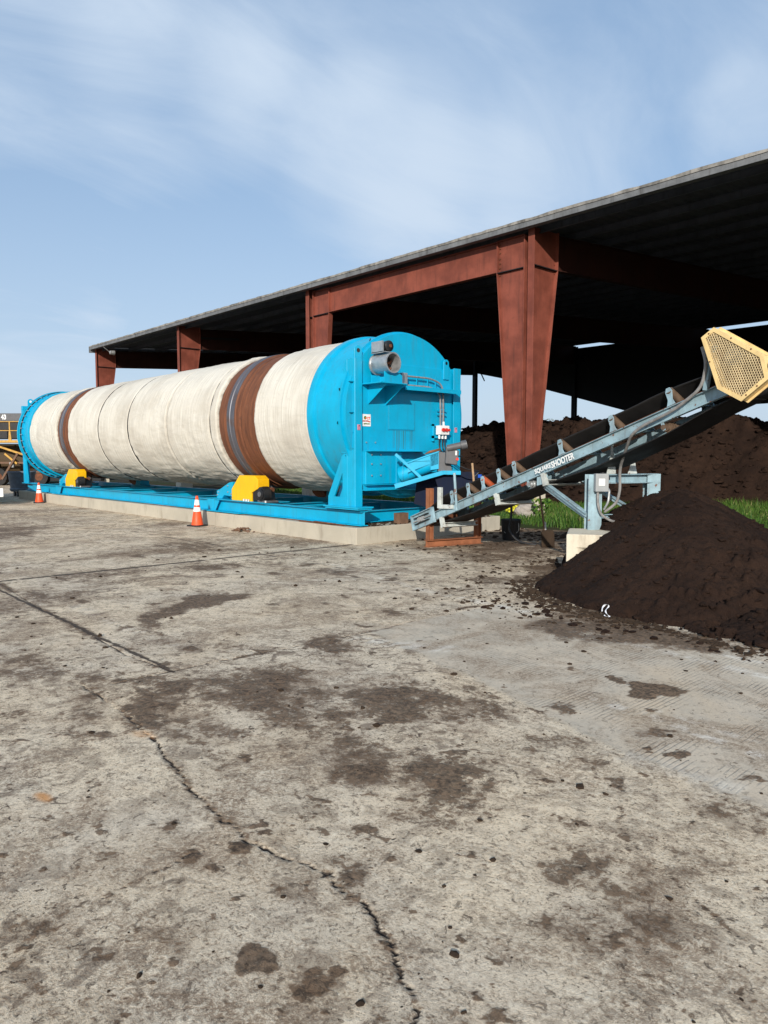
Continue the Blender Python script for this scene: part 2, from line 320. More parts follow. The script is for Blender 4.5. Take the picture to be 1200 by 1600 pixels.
# ------------------------------------------------------------------ mesh builder
class MB:
    def __init__(s, T=None): s.v = []; s.f = []; s.mi = []; s.T = T
    def add(s, vs, fs, mi=0):
        k = len(s.v)
        for p in vs:
            p = Vector(p)
            if s.T is not None: p = s.T @ p
            s.v.append((p.x, p.y, p.z))
        for f in fs: s.f.append(tuple(i+k for i in f)); s.mi.append(mi)
        return s
    def box(s, x0, x1, y0, y1, z0, z1, mi=0):
        return s.add([(x0,y0,z0),(x1,y0,z0),(x1,y1,z0),(x0,y1,z0),(x0,y0,z1),(x1,y0,z1),(x1,y1,z1),(x0,y1,z1)],
                     [(0,3,2,1),(4,5,6,7),(0,1,5,4),(1,2,6,5),(2,3,7,6),(3,0,4,7)], mi)
    def prism(s, poly, d, mi=0, cap=True):
        """poly: planar list of 3D points, d: extrusion vector"""
        n = len(poly); d = Vector(d); a = [Vector(p) for p in poly]
        fs = [(i, (i+1) % n, (i+1) % n+n, i+n) for i in range(n)]
        if cap: fs += [tuple(range(n))[::-1], tuple(range(n, 2*n))]
        return s.add(a+[p+d for p in a], fs, mi)
    def tube(s, path, r, n=10, mi=0, caps=True):
        pts = [Vector(p) for p in path]; rr = r if isinstance(r, (list, tuple)) else [r]*len(pts)
        vs = []; fs = []; prev = None
        for i, p in enumerate(pts):
            d = (pts[min(i+1, len(pts)-1)]-pts[max(i-1, 0)]).normalized()
            if prev is None: u = d.orthogonal().normalized()
            else: u = (prev-d*prev.dot(d)).normalized()
            prev = u; w = d.cross(u)
            for k in range(n):
                a = 2*math.pi*k/n; vs.append(p+(u*math.cos(a)+w*math.sin(a))*rr[i])
        for i in range(len(pts)-1):
            for k in range(n): fs.append((i*n+k, i*n+(k+1) % n, (i+1)*n+(k+1) % n, (i+1)*n+k))
        if caps: fs += [tuple(range(n))[::-1], tuple(range((len(pts)-1)*n, len(pts)*n))]
        return s.add(vs, fs, mi)
    def lathe(s, prof, c, axis='x', n=48, mi=0, a0=0, closed=False):
        """prof: (t along axis, radius)"""
        vs = []; fs = []; m = len(prof)
        for k in range(n):
            a = 2*math.pi*k/n + a0; ca, sa = math.cos(a), math.sin(a)
            for t, r in prof:
                if axis == 'x': vs.append((c[0]+t, c[1]+r*ca, c[2]+r*sa))
                elif axis == 'y': vs.append((c[0]+r*ca, c[1]+t, c[2]-r*sa))
                else: vs.append((c[0]+r*ca, c[1]+r*sa, c[2]+t))
        rng = m if closed else m-1
        for k in range(n):
            for i in range(rng):
                j = (i+1) % m; k2 = (k+1) % n
                fs.append((k*m+i, k2*m+i, k2*m+j, k*m+j))
        return s.add(vs, fs, mi)
    def bar(s, a, b, w, h, up=(0, 0, 1), mi=0):
        a = Vector(a); b = Vector(b); d = (b-a).normalized(); u = Vector(up); sd = d.cross(u).normalized(); u = sd.cross(d).normalized()
        o = [(-w/2, -h/2), (w/2, -h/2), (w/2, h/2), (-w/2, h/2)]
        return s.prism([a+sd*x+u*y for x, y in o], b-a, mi)
    def ibeam(s, a, b, w, h, t=.015, up=(0, 0, 1), mi=0, kind='I'):
        a = Vector(a); b = Vector(b); d = (b-a).normalized(); u = Vector(up); sd = d.cross(u).normalized(); u = sd.cross(d).normalized()
        off = {'I': 0, 'C': -w/2+t/2, 'D': w/2-t/2}[kind]
        for x0, x1, y0, y1 in ((-w/2, w/2, h/2-t, h/2), (-w/2, w/2, -h/2, -h/2+t), (off-t/2, off+t/2, -h/2+t, h/2-t)):
            s.prism([a+sd*x+u*y for x, y in ((x0, y0), (x1, y0), (x1, y1), (x0, y1))], b-a, mi)
        return s
    def build(s, name, mats, parent=None, smooth=False, bevel=0, seg=2, angle=38):
        if not isinstance(mats, (list, tuple)): mats = [mats]
        off = Vector((0, 0, 0)) if parent is None else parent['_w']
        off = Vector(off)
        me = bpy.data.meshes.new(name)
        me.from_pydata([(x-off.x, y-off.y, z-off.z) for x, y, z in s.v], [], s.f)
        for m in mats: me.materials.append(M[m] if isinstance(m, str) else m)
        if len(mats) > 1: me.polygons.foreach_set('material_index', s.mi)
        bm = bmesh.new(); bm.from_mesh(me); bmesh.ops.recalc_face_normals(bm, faces=bm.faces)
        bm.to_mesh(me); bm.free()
        if smooth:
            me.polygons.foreach_set('use_smooth', [True]*len(me.polygons)); me.set_sharp_from_angle(angle=R(angle))
        o = bpy.data.objects.new(name, me); COL.objects.link(o)
        if parent is not None: o.parent = parent
        o['_w'] = tuple(off)
        if bevel:
            b = o.modifiers.new('bevel', 'BEVEL'); b.width = bevel; b.segments = seg; b.limit_method = 'ANGLE'; b.angle_limit = R(40)
            b.use_clamp_overlap = True
        return o
def tag(o, label=None, cat=None, group=None, kind=None):
    if label: o['label'] = label
    if cat: o['category'] = cat
    if group: o['group'] = group
    if kind: o['kind'] = kind
    return o
def thing(name, loc, label, cat, group=None):
    o = bpy.data.objects.new(name, None); COL.objects.link(o); o.location = loc; o.empty_display_size = .2; o['_w'] = tuple(loc)
    return tag(o, label, cat, group)
def recenter(o, loc):
    """move a top-level mesh's origin to its base"""
    l = Vector(loc); o.data.transform(Matrix.Translation(-l)); o.location = l; return o
def dup_tree(root, loc, label, name=None):
    c = root.copy(); COL.objects.link(c); c.location = loc; c['label'] = label
    stack = [(root, c)]
    while stack:
        src, dst = stack.pop()
        for ch in [o for o in bpy.data.objects if o.parent == src]:
            k = ch.copy(); COL.objects.link(k); k.parent = dst; stack.append((ch, k))
    return c
def set_col(me, name, arr):
    at = me.color_attributes.new(name, 'FLOAT_COLOR', 'POINT')
    full = np.ones((len(me.vertices), 4), dtype=np.float32); arr = np.asarray(arr, dtype=np.float32)
    if arr.ndim == 1: full[:, :3] = arr[:, None]
    else: full[:, :3] = arr
    at.data.foreach_set('color', full.ravel())
def grid_mesh(name, X, Y, Z, mat, smooth=True):
    ny, nx = X.shape; me = bpy.data.meshes.new(name)
    co = np.stack([X, Y, Z], -1).reshape(-1, 3).astype(np.float32)
    idx = np.arange(nx*ny).reshape(ny, nx)
    q = np.stack([idx[:-1, :-1], idx[:-1, 1:], idx[1:, 1:], idx[1:, :-1]], -1).reshape(-1, 4).astype(np.int32)
    me.vertices.add(len(co)); me.vertices.foreach_set('co', co.ravel())
    me.loops.add(q.size); me.loops.foreach_set('vertex_index', q.ravel())
    me.polygons.add(len(q)); me.polygons.foreach_set('loop_start', np.arange(0, q.size, 4, dtype=np.int32)); me.polygons.foreach_set('loop_total', np.full(len(q), 4, dtype=np.int32))
    me.update(calc_edges=True); me.validate()
    if smooth: me.polygons.foreach_set('use_smooth', [True]*len(me.polygons))
    me.materials.append(M[mat] if isinstance(mat, str) else mat)
    o = bpy.data.objects.new(name, me); COL.objects.link(o); return o
def text_verts(body, size, depth, offset=0.0):
    """text outline as mesh, lying in local XY, extruded along Z; returns verts, faces, width"""
    cu = bpy.data.curves.new('t', 'FONT'); cu.body = body; cu.size = size; cu.extrude = depth; cu.offset = offset; cu.resolution_u = 3
    ob = bpy.data.objects.new('t', cu); COL.objects.link(ob)
    dg = bpy.context.evaluated_depsgraph_get(); me = ob.evaluated_get(dg).to_mesh()
    vs = [tuple(v.co) for v in me.vertices]; fs = [tuple(p.vertices) for p in me.polygons]
    ob.evaluated_get(dg).to_mesh_clear(); bpy.data.objects.remove(ob); bpy.data.curves.remove(cu)
    return vs, fs
CR=[
 ([(-10.04, 2.6), (-8.15, 2.47), (-6.81, 2.45), (-5.68, 2.39), (-5.04, 2.45)],0.02),
 ([(-5.05, 1.8), (-5.04, 2.45), (-5.04, 3.01), (-4.99, 3.66), (-4.98, 4.53), (-5.12, 5.8), (-4.88, 6.78)],0.014),
 ([(-5.18, 1.83), (-4.8, 1.84), (-4.33, 1.81), (-3.81, 1.75), (-3.45, 1.67), (-3.14, 1.62), (-2.83, 1.59), (-2.58, 1.57), (-2.4, 1.59), (-2.29, 1.64), (-2.16, 1.66), (-2.0, 1.65), (-1.87, 1.63), (-1.71, 1.57), (-1.57, 1.5), (-1.48, 1.45), (-1.38, 1.37)],0.014),
 ([(-2.63, 1.49), (-2.63, 1.32), (-2.6, 1.15), (-2.57, 0.94)],0.007),
 ([(-2.04, 1.68), (-2.17, 2.01), (-2.11, 2.22)],0.004),
 ([(-1.98, 3.53), (-1.59, 2.84), (-1.43, 2.71), (-1.24, 2.61), (-0.95, 2.46), (-0.81, 2.42)],0.005),
 ([(-1.6, 3.38), (-1.37, 3.16)],0.007),
 ([(-2.55, 2.78), (-2.36, 2.67), (-2.21, 2.51)],0.006),
 ([(-12.73, 6.66), (-9.99, 6.58), (-7.34, 6.23), (-5.59, 6.06)],0.012),
 ([(-2.03, 2.46), (-1.87, 2.67), (-1.74, 2.75)],0.004),
 ([(-2.14, 1.56), (-2.16, 1.66)],0.01),
 ([(-3.9, 3.24), (-3.81, 3.6), (-3.77, 4.09)],0.006),
 ([(-1.75, 1.6), (-1.63, 1.52), (-1.52, 1.46)],0.008),
]
ST=[
 (-7.05,3.67,-0.42,0.81,0.40,-0.18,1.00,0.80),
 (-4.83,3.77,0.18,0.10,0.20,-0.16,0.90,0.50),
 (-4.74,2.21,0.29,0.19,0.37,-0.18,0.90,0.50),
 (-4.06,2.66,0.32,0.34,0.45,-0.30,0.90,0.40),
 (-4.36,1.95,0.18,0.08,0.34,-0.18,1.00,0.50),
 (-3.80,2.09,0.28,0.12,0.28,-0.18,0.60,0.40),
 (-3.38,3.30,0.47,0.22,0.28,-0.29,0.85,0.45),
 (-2.96,3.58,0.27,0.03,0.16,-0.23,0.60,0.40),
 (-2.93,2.48,0.29,0.04,0.26,-0.29,0.70,0.40),
 (-2.35,2.56,0.21,0.02,0.19,-0.28,0.80,0.40),
 (-2.33,2.28,0.12,0.13,0.12,-0.12,0.50,0.30),
 (-4.52,1.61,0.27,0.12,0.34,-0.15,0.50,0.30),
 (-5.70,1.71,0.57,0.16,0.50,-0.19,0.60,0.30),
 (-8.76,2.87,0.15,0.31,0.47,-0.15,0.60,0.40),
 (-9.83,3.72,0.08,0.59,0.41,-0.15,0.60,0.40),
 (-9.51,5.27,0.28,0.31,0.32,-0.18,0.80,0.50),
 (-11.91,6.10,0.71,0.36,0.64,-0.33,0.80,0.50),
 (-16.96,4.68,0.98,0.47,2.68,-0.76,0.70,0.50),
 (-20.03,6.16,0.78,0.85,2.54,-0.79,0.40,0.30),
 (-7.93,6.21,0.29,0.32,0.29,-0.23,0.70,0.50),
 (-2.40,4.67,0.16,0.10,0.08,-0.18,1.00,0.90),
 (-2.71,4.70,0.08,0.01,0.04,-0.07,1.00,0.90),
 (-2.62,3.93,0.09,0.06,0.06,-0.09,0.80,0.60),
 (-1.93,1.19,0.04,0.05,0.06,-0.04,1.00,0.90),
 (-1.71,1.27,0.04,0.04,0.05,-0.04,1.00,0.90),
 (-1.70,1.35,0.02,0.02,0.02,-0.01,0.90,0.80),
 (-2.53,1.51,0.05,0.03,0.04,-0.03,1.00,0.90),
 (-1.47,2.33,0.17,0.03,0.07,-0.17,0.70,0.35),
 (-1.26,2.44,0.18,-0.03,0.05,-0.19,0.40,0.30),
 (-1.34,2.03,0.13,0.00,0.05,-0.15,0.50,0.30),
 (-1.12,2.22,0.12,-0.01,0.03,-0.16,0.40,0.30),
 (-1.42,2.05,0.02,0.01,0.02,-0.03,1.00,0.90),
 (-2.61,1.34,0.00,0.05,0.05,-0.02,0.90,0.60),
 (-2.60,0.75,0.01,0.12,0.16,-0.02,0.50,0.30),
 (-2.21,1.13,0.12,0.12,0.15,-0.08,0.30,0.20),
 (-2.21,0.63,0.11,0.13,0.15,-0.04,0.40,0.20),
 (-2.65,1.94,0.21,0.04,0.15,-0.16,0.35,0.30),
 (-1.35,1.47,0.10,0.11,0.05,-0.05,0.50,0.40),
 (-2.48,1.36,0.02,0.02,0.03,-0.01,0.90,0.80),
 (-2.20,1.46,0.03,0.02,0.03,-0.02,0.60,0.60),
 (-4.15,1.58,0.04,0.05,0.05,-0.02,0.80,0.70),
 (-2.79,1.56,0.02,0.02,0.03,-0.02,0.60,0.60),
 (-3.35,1.91,0.14,0.02,0.12,-0.09,0.50,0.50),
 (-5.46,3.07,0.18,0.20,0.14,-0.08,0.30,0.30),
 (-6.86,1.86,0.46,0.17,0.53,-0.17,0.35,0.30),
 (-2.20,1.76,0.04,0.04,0.05,-0.04,0.50,0.40),
 (-2.07,1.73,0.01,0.08,0.09,-0.04,0.75,0.50),
 (-2.30,3.37,0.19,0.07,0.09,-0.15,0.50,0.40),
 (-1.93,1.73,0.03,0.03,0.05,-0.05,0.40,0.40),
 (-4.04,4.96,0.36,0.06,0.16,-0.21,0.20,0.30),
 (-8.79,4.87,0.17,0.19,0.19,-0.11,0.60,0.50),
 (-1.30,3.33,0.15,-0.01,0.05,-0.19,0.55,0.40),
 (-1.36,2.78,0.14,0.02,0.06,-0.19,0.25,0.30),
 (-1.64,1.60,0.06,0.07,0.09,-0.08,0.15,0.30),
 (-4.10,3.47,0.16,0.18,0.12,-0.10,0.20,0.30),
 (-6.25,2.87,0.55,-0.06,0.13,-0.09,0.60,0.50),
 (-6.72,2.36,0.58,-0.03,0.18,-0.10,0.50,0.50),
 (-3.36,3.72,0.18,0.20,0.09,-0.10,0.40,0.40),
 (-9.11,9.88,0.71,0.78,0.51,-0.55,0.50,0.40),
 (-8.32,10.74,0.86,0.96,1.25,-1.61,1.00,0.50),
 (-5.89,8.46,0.30,0.32,0.49,-0.69,1.00,0.60),
 (-5.88,7.46,0.49,0.28,0.21,-0.26,0.70,0.70),
 (-7.25,9.36,0.55,0.61,0.52,-0.67,0.70,0.40),
 (-3.15,6.46,1.06,0.02,0.29,-0.66,0.90,0.50),
 (-10.11,9.54,0.49,0.54,0.44,-0.42,0.60,0.40),
 (-9.94,7.86,0.44,0.49,0.33,-0.27,0.30,0.40),
]

# ================================================================== GROUND
def spaced(a, b, near0, near1, d0, growth):
    """coordinates from a to b, spacing d0 inside [near0, near1] and growing outside"""
    out = list(np.arange(near0, near1, d0)); 
    x, d = near0, d0; left = []
    while x > a: d = min(d*growth, 1.5); x -= d; left.append(max(x, a))
    x, d = out[-1], d0; rightl = []
    while x < b: d = min(d*growth, 1.5); x += d; rightl.append(min(x, b))
    return np.array(left[::-1] + out + rightl)
def seg_dist(X, Y, pts):
    D = np.full(X.shape, 1e9)
    for (ax, ay), (bx, by) in zip(pts[:-1], pts[1:]):
        dx, dy = bx-ax, by-ay; l2 = dx*dx+dy*dy+1e-12
        t = np.clip(((X-ax)*dx+(Y-ay)*dy)/l2, 0, 1)
        D = np.minimum(D, np.hypot(X-ax-t*dx, Y-ay-t*dy))
    return D
def make_yard():
    xs = spaced(-75, 14, -4.6, -.7, .011, 1.018); ys = spaced(-12, 13.6, .35, 3.6, .011, 1.02)
    X, Y = np.meshgrid(xs, ys)
    # wander of edges
    wx = (fbm(X*3.1, Y*3.1, 4, 11)-.5); wy = (fbm(X*3.1, Y*3.1, 4, 23)-.5)
    S = np.zeros(X.shape)
    for i, (cx, cy, ax, ay, bx, by, s, hard) in enumerate(ST):
        det = ax*by-ay*bx; size = math.sqrt(abs(det))
        if size < 1e-4: continue
        ex = 2.6*(abs(ax)+abs(bx))+.1; ey = 2.6*(abs(ay)+abs(by))+.1
        i0, i1 = np.searchsorted(xs, (cx-ex, cx+ex)); j0, j1 = np.searchsorted(ys, (cy-ey, cy+ey))
        if i1 <= i0 or j1 <= j0: continue
        x_ = X[j0:j1, i0:i1]; y_ = Y[j0:j1, i0:i1]; f = .9/size
        k = size*2.0
        dx = x_-cx+(fbm(x_*f, y_*f, 5, 200+i, .6)-.5)*k; dy = y_-cy+(fbm(x_*f, y_*f, 5, 300+i, .6)-.5)*k
        p = (dx*by-dy*bx)/det; q = (-dx*ay+dy*ax)/det
        r = np.sqrt(p*p+q*q)
        edge = .22+.8*(1-hard)
        v = s*(1-sstep(r, 1-edge, 1+edge*.9))
        if hard < .7: v = v*np.clip(.35+1.5*(fbm(x_*3.2*f, y_*3.2*f, 4, 400+i, .6)-.1), 0, 1.2)
        S[j0:j1, i0:i1] = np.maximum(S[j0:j1, i0:i1], v)
    rs = random.Random(77)
    for i in range(2200):                                    # dabs of trodden compost, mostly small
        d = 1.5+11*rs.random()**1.5; a_ = R(rs.uniform(13, 73)); cx, cy = -d*math.cos(a_), d*math.sin(a_)
        if cy > 8.3 and cx < -9.9: continue
        if cx > -5 and 4 < cy < 6.2 and rs.random() < .75: continue
        sz = min(.055, .0045*rs.paretovariate(1.3))*(.55+d/4.5); s = rs.uniform(.45, .95)
        i0, i1 = np.searchsorted(xs, (cx-3*sz, cx+3*sz)); j0, j1 = np.searchsorted(ys, (cy-3*sz, cy+3*sz))
        if i1-i0 < 2 or j1-j0 < 2: continue
        x_ = X[j0:j1, i0:i1]; y_ = Y[j0:j1, i0:i1]; f = 1.1/sz; el = rs.uniform(.5, 1)
        r = np.hypot(x_-cx+(fbm(x_*f, y_*f, 3, 700+i, .65)-.5)*sz*2.4, (y_-cy+(fbm(x_*f, y_*f, 3, 900+i, .65)-.5)*sz*2.4)/el)/sz
        S[j0:j1, i0:i1] = np.maximum(S[j0:j1, i0:i1], s*(1-sstep(r, .55, 1.1)))
    rag = fbm(X*7, Y*7, 5, 5, .6)
    S = S*np.clip(.55+1.1*(rag-.15), 0, 1.15)
    # the dark damp band beside the conveyor and in front of the turf
    S = np.maximum(S, sstep(Y+wx*1.2, 10.7, 12.0)*sstep(X, -10.3, -9.6)*(.75+.3*(rag-.5)))
    wide = sstep(fbm(X*1.1, Y*.5+7, 5, 501, .6), .52, .70)*sstep(-X, 4.5, 9); S = np.maximum(S, .45*wide)
    K = np.zeros(X.shape); Zc = np.zeros(X.shape)
    wfx = (fbm(X*14, Y*14, 5, 31, .68)-.5); wfy = (fbm(X*14, Y*14, 5, 37, .68)-.5)
    for i, (pts, w) in enumerate(CR):
        straight = i in (0, 1, 8)
        a = .035 if straight else .075
        D = seg_dist(X+wfx*a, Y+wfy*a, pts)
        ww = w*(.15+1.35*fbm(X*9, Y*9, 4, 50+i, .65)**1.2)*(.40 if straight else .48)
        k = 1-sstep(D, ww*.5, ww*1.25); K = np.maximum(K, k*(.9 if w > .009 else .7)*sstep(fbm(X*1.7, Y*1.7, 3, 600+i), .28, .42)); Zc = np.maximum(Zc, k*min(1, w/.014))
        S = np.maximum(S, (.75 if straight else .5)*(1-sstep(D, ww*1.2, .012+w*(4.5 if straight else 2.6)))*sstep(fbm(X*2.2, Y*2.2, 3, 70+i), .42, .62))
    # slab joints further out, as the yard is cast in 5 m bays
    for x0 in (-10.2, -15.3, -20.4, -25.6, -31):
        D = np.abs(X-x0+wfx*.06); K = np.maximum(K, .7*(1-sstep(D, .012, .03)))
    for y0 in (2.46, 6.55):
        D = np.abs(Y-y0-(.012*(X+9))*0+wfy*.06); K = np.maximum(K, .55*(1-sstep(D, .012, .03))*(X < -5.0))
    # newer smooth slab, raked crossways, to the right
    yl = np.interp(X, [-5.0, -3.4, -2.5, -1.96, -1.5, -1.0], [4.35, 3.98, 3.70, 3.56, 3.49, 3.45])
    NEW = sstep(Y+wx*.12, yl-.03, yl+.06)*sstep(X+wy*.08, -5.06, -4.98)*(1-sstep(Y+wx*.5, 6.0, 6.9))
    ORG = .75*(1-sstep(np.hypot((X+3.54+wx*.05)/.075, (Y-1.07+wy*.05)/.035), .3, 1.2))
    ORG = np.maximum(ORG, .35*(1-sstep(np.hypot((X+4.0+wx*.1)/.10, (Y-1.75+wy*.1)/.06), .3, 1.2)))
    WHITE = np.zeros(X.shape)
    for pts, w, s in (([(-4.83, 4.09), (-4.37, 4.30), (-4.1, 4.42)], .10, .6), ([(-2.62, 4.23), (-2.2, 4.2), (-1.75, 4.14), (-1.3, 4.05)], .045, .75), ([(-2.3, 4.33), (-1.6, 4.28)], .03, .5),
                      ([(-5.72, 6.21), (-4.8, 6.15), (-3.9, 6.03)], .07, .55), ([(-3.9, 5.75), (-2.93, 5.70), (-2.15, 5.62), (-1.3, 5.5)], .05, .6), ([(-3.4, 5.95), (-2.6, 5.95), (-1.5, 5.9)], .035, .55),
                      ([(-8.5, 6.7), (-6.4, 6.25), (-5.2, 6.1)], .06, .45), ([(-1.99, 3.52), (-1.55, 3.52), (-1.1, 3.6)], .09, .3), ([(-5.6, 2.9), (-6.6, 2.75), (-8.0, 2.8)], .08, .25)):
        D = seg_dist(X+wx*.12, Y+wy*.12, pts); WHITE = np.maximum(WHITE, s*(1-sstep(D, w*.2, w*1.6))*sstep(fbm(X*16, Y*5, 4, 91), .38, .6))
    # faint tyre tracks sweeping through the near slab
    for cx, cy, rr in ((-4.3, -.9, 2.35), (-4.3, -.9, 2.50), (-4.6, -1.0, 2.95)):
        D = np.abs(np.hypot(X-cx, Y-cy)-rr+wx*.05); S = np.maximum(S, .20*(1-sstep(D, .01, .05))*sstep(fbm(X*2, Y*2, 3, 44), .4, .6))
    SPK = .55+.45*sstep(fbm(X*.7, Y*.7, 3, 15), .35, .6)
    SPK = SPK*(1-.65*NEW)
    SPK = np.maximum(SPK, sstep(Y, 7.2, 9.5)*sstep(X, -11, -8.5))
    Z = .010*(fbm(X*.8, Y*.8, 3, 3)-.5) + .006*(fbm(X*5, Y*5, 4, 8)-.5)*(1-NEW*.7) - .011*Zc
    fade = 1-sstep(np.hypot(X, Y), 6, 16)*.5
    Z = Z*fade + .004
    # crumbs of soil stand a little proud
    Z += .006*sstep(S*1.0, .55, .95)*fbm(X*30, Y*30, 3, 19)
    o = grid_mesh('concrete_yard', X, Y, Z, 'yard'); tag(o, kind='structure')
    set_col(o.data, 'Stain', np.stack([S, K, NEW], -1).reshape(-1, 3))
    set_col(o.data, 'Extra', np.stack([ORG, WHITE, SPK], -1).reshape(-1, 3))
make_yard()
g = MB().add([(-1500, -1500, -.03), (1500, -1500, -.03), (1500, 1500, -.03), (-1500, 1500, -.03)], [(0, 1, 2, 3)]).build('ground', 'earth'); tag(g, kind='structure')

def verge():
    xs = np.arange(-46, 8, .12); ys = np.arange(12.9, 30, .12); X, Y = np.meshgrid(xs, ys)
    e = 13.3 + .5*(fbm(X*.8, Y*.0+3, 3, 5)-.5) + 2.1*sstep(X, -9.2, -6.8)
    up = sstep(Y, e-.5, e+1.0)
    Z = -.02+up*(.02+.10*fbm(X*.7, Y*.7, 4, 9)) + .03*fbm(X*4, Y*4, 3, 2)*up
    o = grid_mesh('earth_verge', X, Y, Z, 'earth'); tag(o, kind='structure')
verge()
def verge_h(x, y):
    e = 13.3 + .5*(fbm(x*.8, y*.0+3, 3, 5)-.5) + 2.1*sstep(x, -9.2, -6.8)
    return -.02+sstep(y, e-.5, e+1.0)*(.02+.10*fbm(x*.7, y*.7, 4, 9)), e

# ---------------------------------------------------------------- long compost windrow under the shed
def windrow():
    xs = np.concatenate([np.arange(-40, -26, .22), np.arange(-26, -6, .085), np.arange(-6, 3, .3)]); ys = np.concatenate([np.arange(18.6, 27.0, .08), np.arange(27.0, 34, .3)])
    X, Y = np.meshgrid(xs, ys)
    top = np.interp(X, [-40, -34, -27, -23.3, -21.4, -20.6, -18.9, -18.2, -17.2, -15.5, -14.2, -12.6, -11.6, -11.3, -10.6, -9.9, -6, 3],
                       [0, 1.9, 2.6, 2.80, 2.98, 3.25, 3.0, 3.15, 3.25, 3.22, 3.05, 3.2, 3.22, 3.40, 3.2, 2.95, 2.6, 1.6])
    top = (top-1.6)*.80+1.55 + .30*(fbm(X*2.2, Y*0, 4, 3)-.5)
    foot = np.interp(X, [-40, -12, -9.5, 3], [20.3, 20.3, 22.8, 23.6]) + .9*(fbm(X*.6, Y*0+1, 3, 7)-.5)
    ridge = 24.8
    t = np.clip((Y-foot)/(ridge-foot), 0, 1); back = np.clip((Y-27)/4.5, 0, 1)
    prof = t**.9*(1-.06*np.sin(t*math.pi)) ; prof = np.where(Y > 27, 1-back, prof)
    lump = (fbm(X*1.6, Y*1.6, 6, 21, .62)-.5)*.85*np.clip(prof*3, 0, 1)
    lump += .22*np.clip(prof*4, 0, 1)*(np.abs(fbm(X*4.5, Y*4.5, 4, 8, .6)-.5)*2)**1.2
    Z = top*prof + lump - .35*(prof <= 0) + .02
    nz = (RNG.normal(0, .020, X.shape)+.16*(fbm(X*7, Y*7, 4, 83, .65)-.5))*np.clip(prof*3, 0, 1)
    o = grid_mesh('compost_windrow', X, Y+(fbm(X*3, Y*3, 3, 66)-.5)*.25, Z+nz, 'compost')
    global WR; WR = (xs, ys, Z+nz)
    tag(recenter(o, (-16, 25, 0)), 'long dark brown compost windrow piled up under the open shed, behind the turf', 'compost pile')
windrow()

# ---------------------------------------------------------------- heap under the conveyor head
def heap_h(X, Y):
    cx, cy = -4.17, 8.50
    dx, dy = X-cx, Y-cy; ang = np.arctan2(dy, dx)
    la = .673*dx+.739*dy; de = -.739*dx+.673*dy          # across and along the slope that the block holds back
    left = np.clip(-la/np.maximum(np.hypot(la, de), .01), 0, 1)
    rl = np.where(la < 0, 1.66, 1.95); rd = np.where(de < 0, 2.22, np.where(la < -.5, 1.15, 1.5))
    rd = np.where(de < 0, 2.22, 1.5-.5*sstep(-la, .2, 1.2))
    rho = np.sqrt((la/rl)**2+(de/rd)**2)*(1+.08*(fbm(np.cos(ang)*1.5+4, np.sin(ang)*1.5+4, 3, 12)-.5))
    z = 1.17*np.clip(1-np.clip(rho, 0, 1)**(1.28-.28*left), 0, 1)
    l2 = .673*X+.739*Y-3.97; e2 = -.739*X+.673*Y-9.9      # second shoulder piled against the far leg
    rho2 = np.sqrt((l2/np.where(l2 < 0, 2.0, 1.9))**2+(e2/np.where(e2 < 0, 1.25, 2.0))**2); z = np.maximum(z, 1.15*np.clip(1-rho2**1.5, 0, 1)*sstep(l2, -1.40, -1.05))
    # ridge running down to the left foot and the little gully beside it
    gully = np.abs((X+4.25)*.80+(Y-7.4)*-.60)-.04; z = z-.10*np.exp(-(gully/.10)**2)*(Y < 8.0)*np.clip(z*3, 0, 1)
    # lower slumped apron, right and behind
    for ax, ay, hh, rr in ((-2.2, 8.0, .30, 1.9), (-3.4, 10.6, .40, 2.7), (-3.6, 12.9, .36, 2.8), (-1.2, 9.8, .5, 2.6)):
        d = np.hypot(X-ax, (Y-ay))*(1+.25*(fbm(X*.9, Y*.9, 3, 40)-.5)); z = np.maximum(z, hh*np.clip(1-d/rr, 0, 1)**1.0)
    m = np.clip(z*8, 0, 1)
    lum = (np.abs(fbm(X*5.5, Y*5.5, 4, 61, .6)-.5)*2)
    rightmask = sstep(X-.35*(Y-7.5), -3.75, -3.1)
    z = z + m*(.055*(fbm(X*3.2, Y*3.2, 4, 90, .55)-.5) + .032*(fbm(X*7, Y*7, 5, 4, .6)-.5) + .034*(fbm(X*13, Y*13, 4, 97, .65)-.5) + .024*(fbm(X*22, Y*22, 4, 14, .6)-.5)) + m*rightmask*.085*sstep(lum, .12, .5)
    return z
def heap():
    xs = np.arange(-6.3, 1.4, .022); ys = np.arange(5.7, 15.6, .022); X, Y = np.meshgrid(xs, ys)
    Z = heap_h(X, Y); edge = .035*(fbm(X*5, Y*5, 4, 33, .65)-.35)
    Z = np.where(Z < .03, Z-.03+edge*0, Z) + (fbm(X*60, Y*60, 2, 3)-.5)*.014 + RNG.normal(0, .0035, X.shape)
    rag = fbm(X*9, Y*9, 4, 77, .65); Z = np.where(Z < .07, Z-.05*(rag > .52), Z)
    o = grid_mesh('compost_heap', X, Y, Z+.008, 'compost')
    tag(recenter(o, (-4, 8.4, 0)), 'dark brown cone-shaped compost heap below the raised end of the conveyor', 'compost pile')
heap()

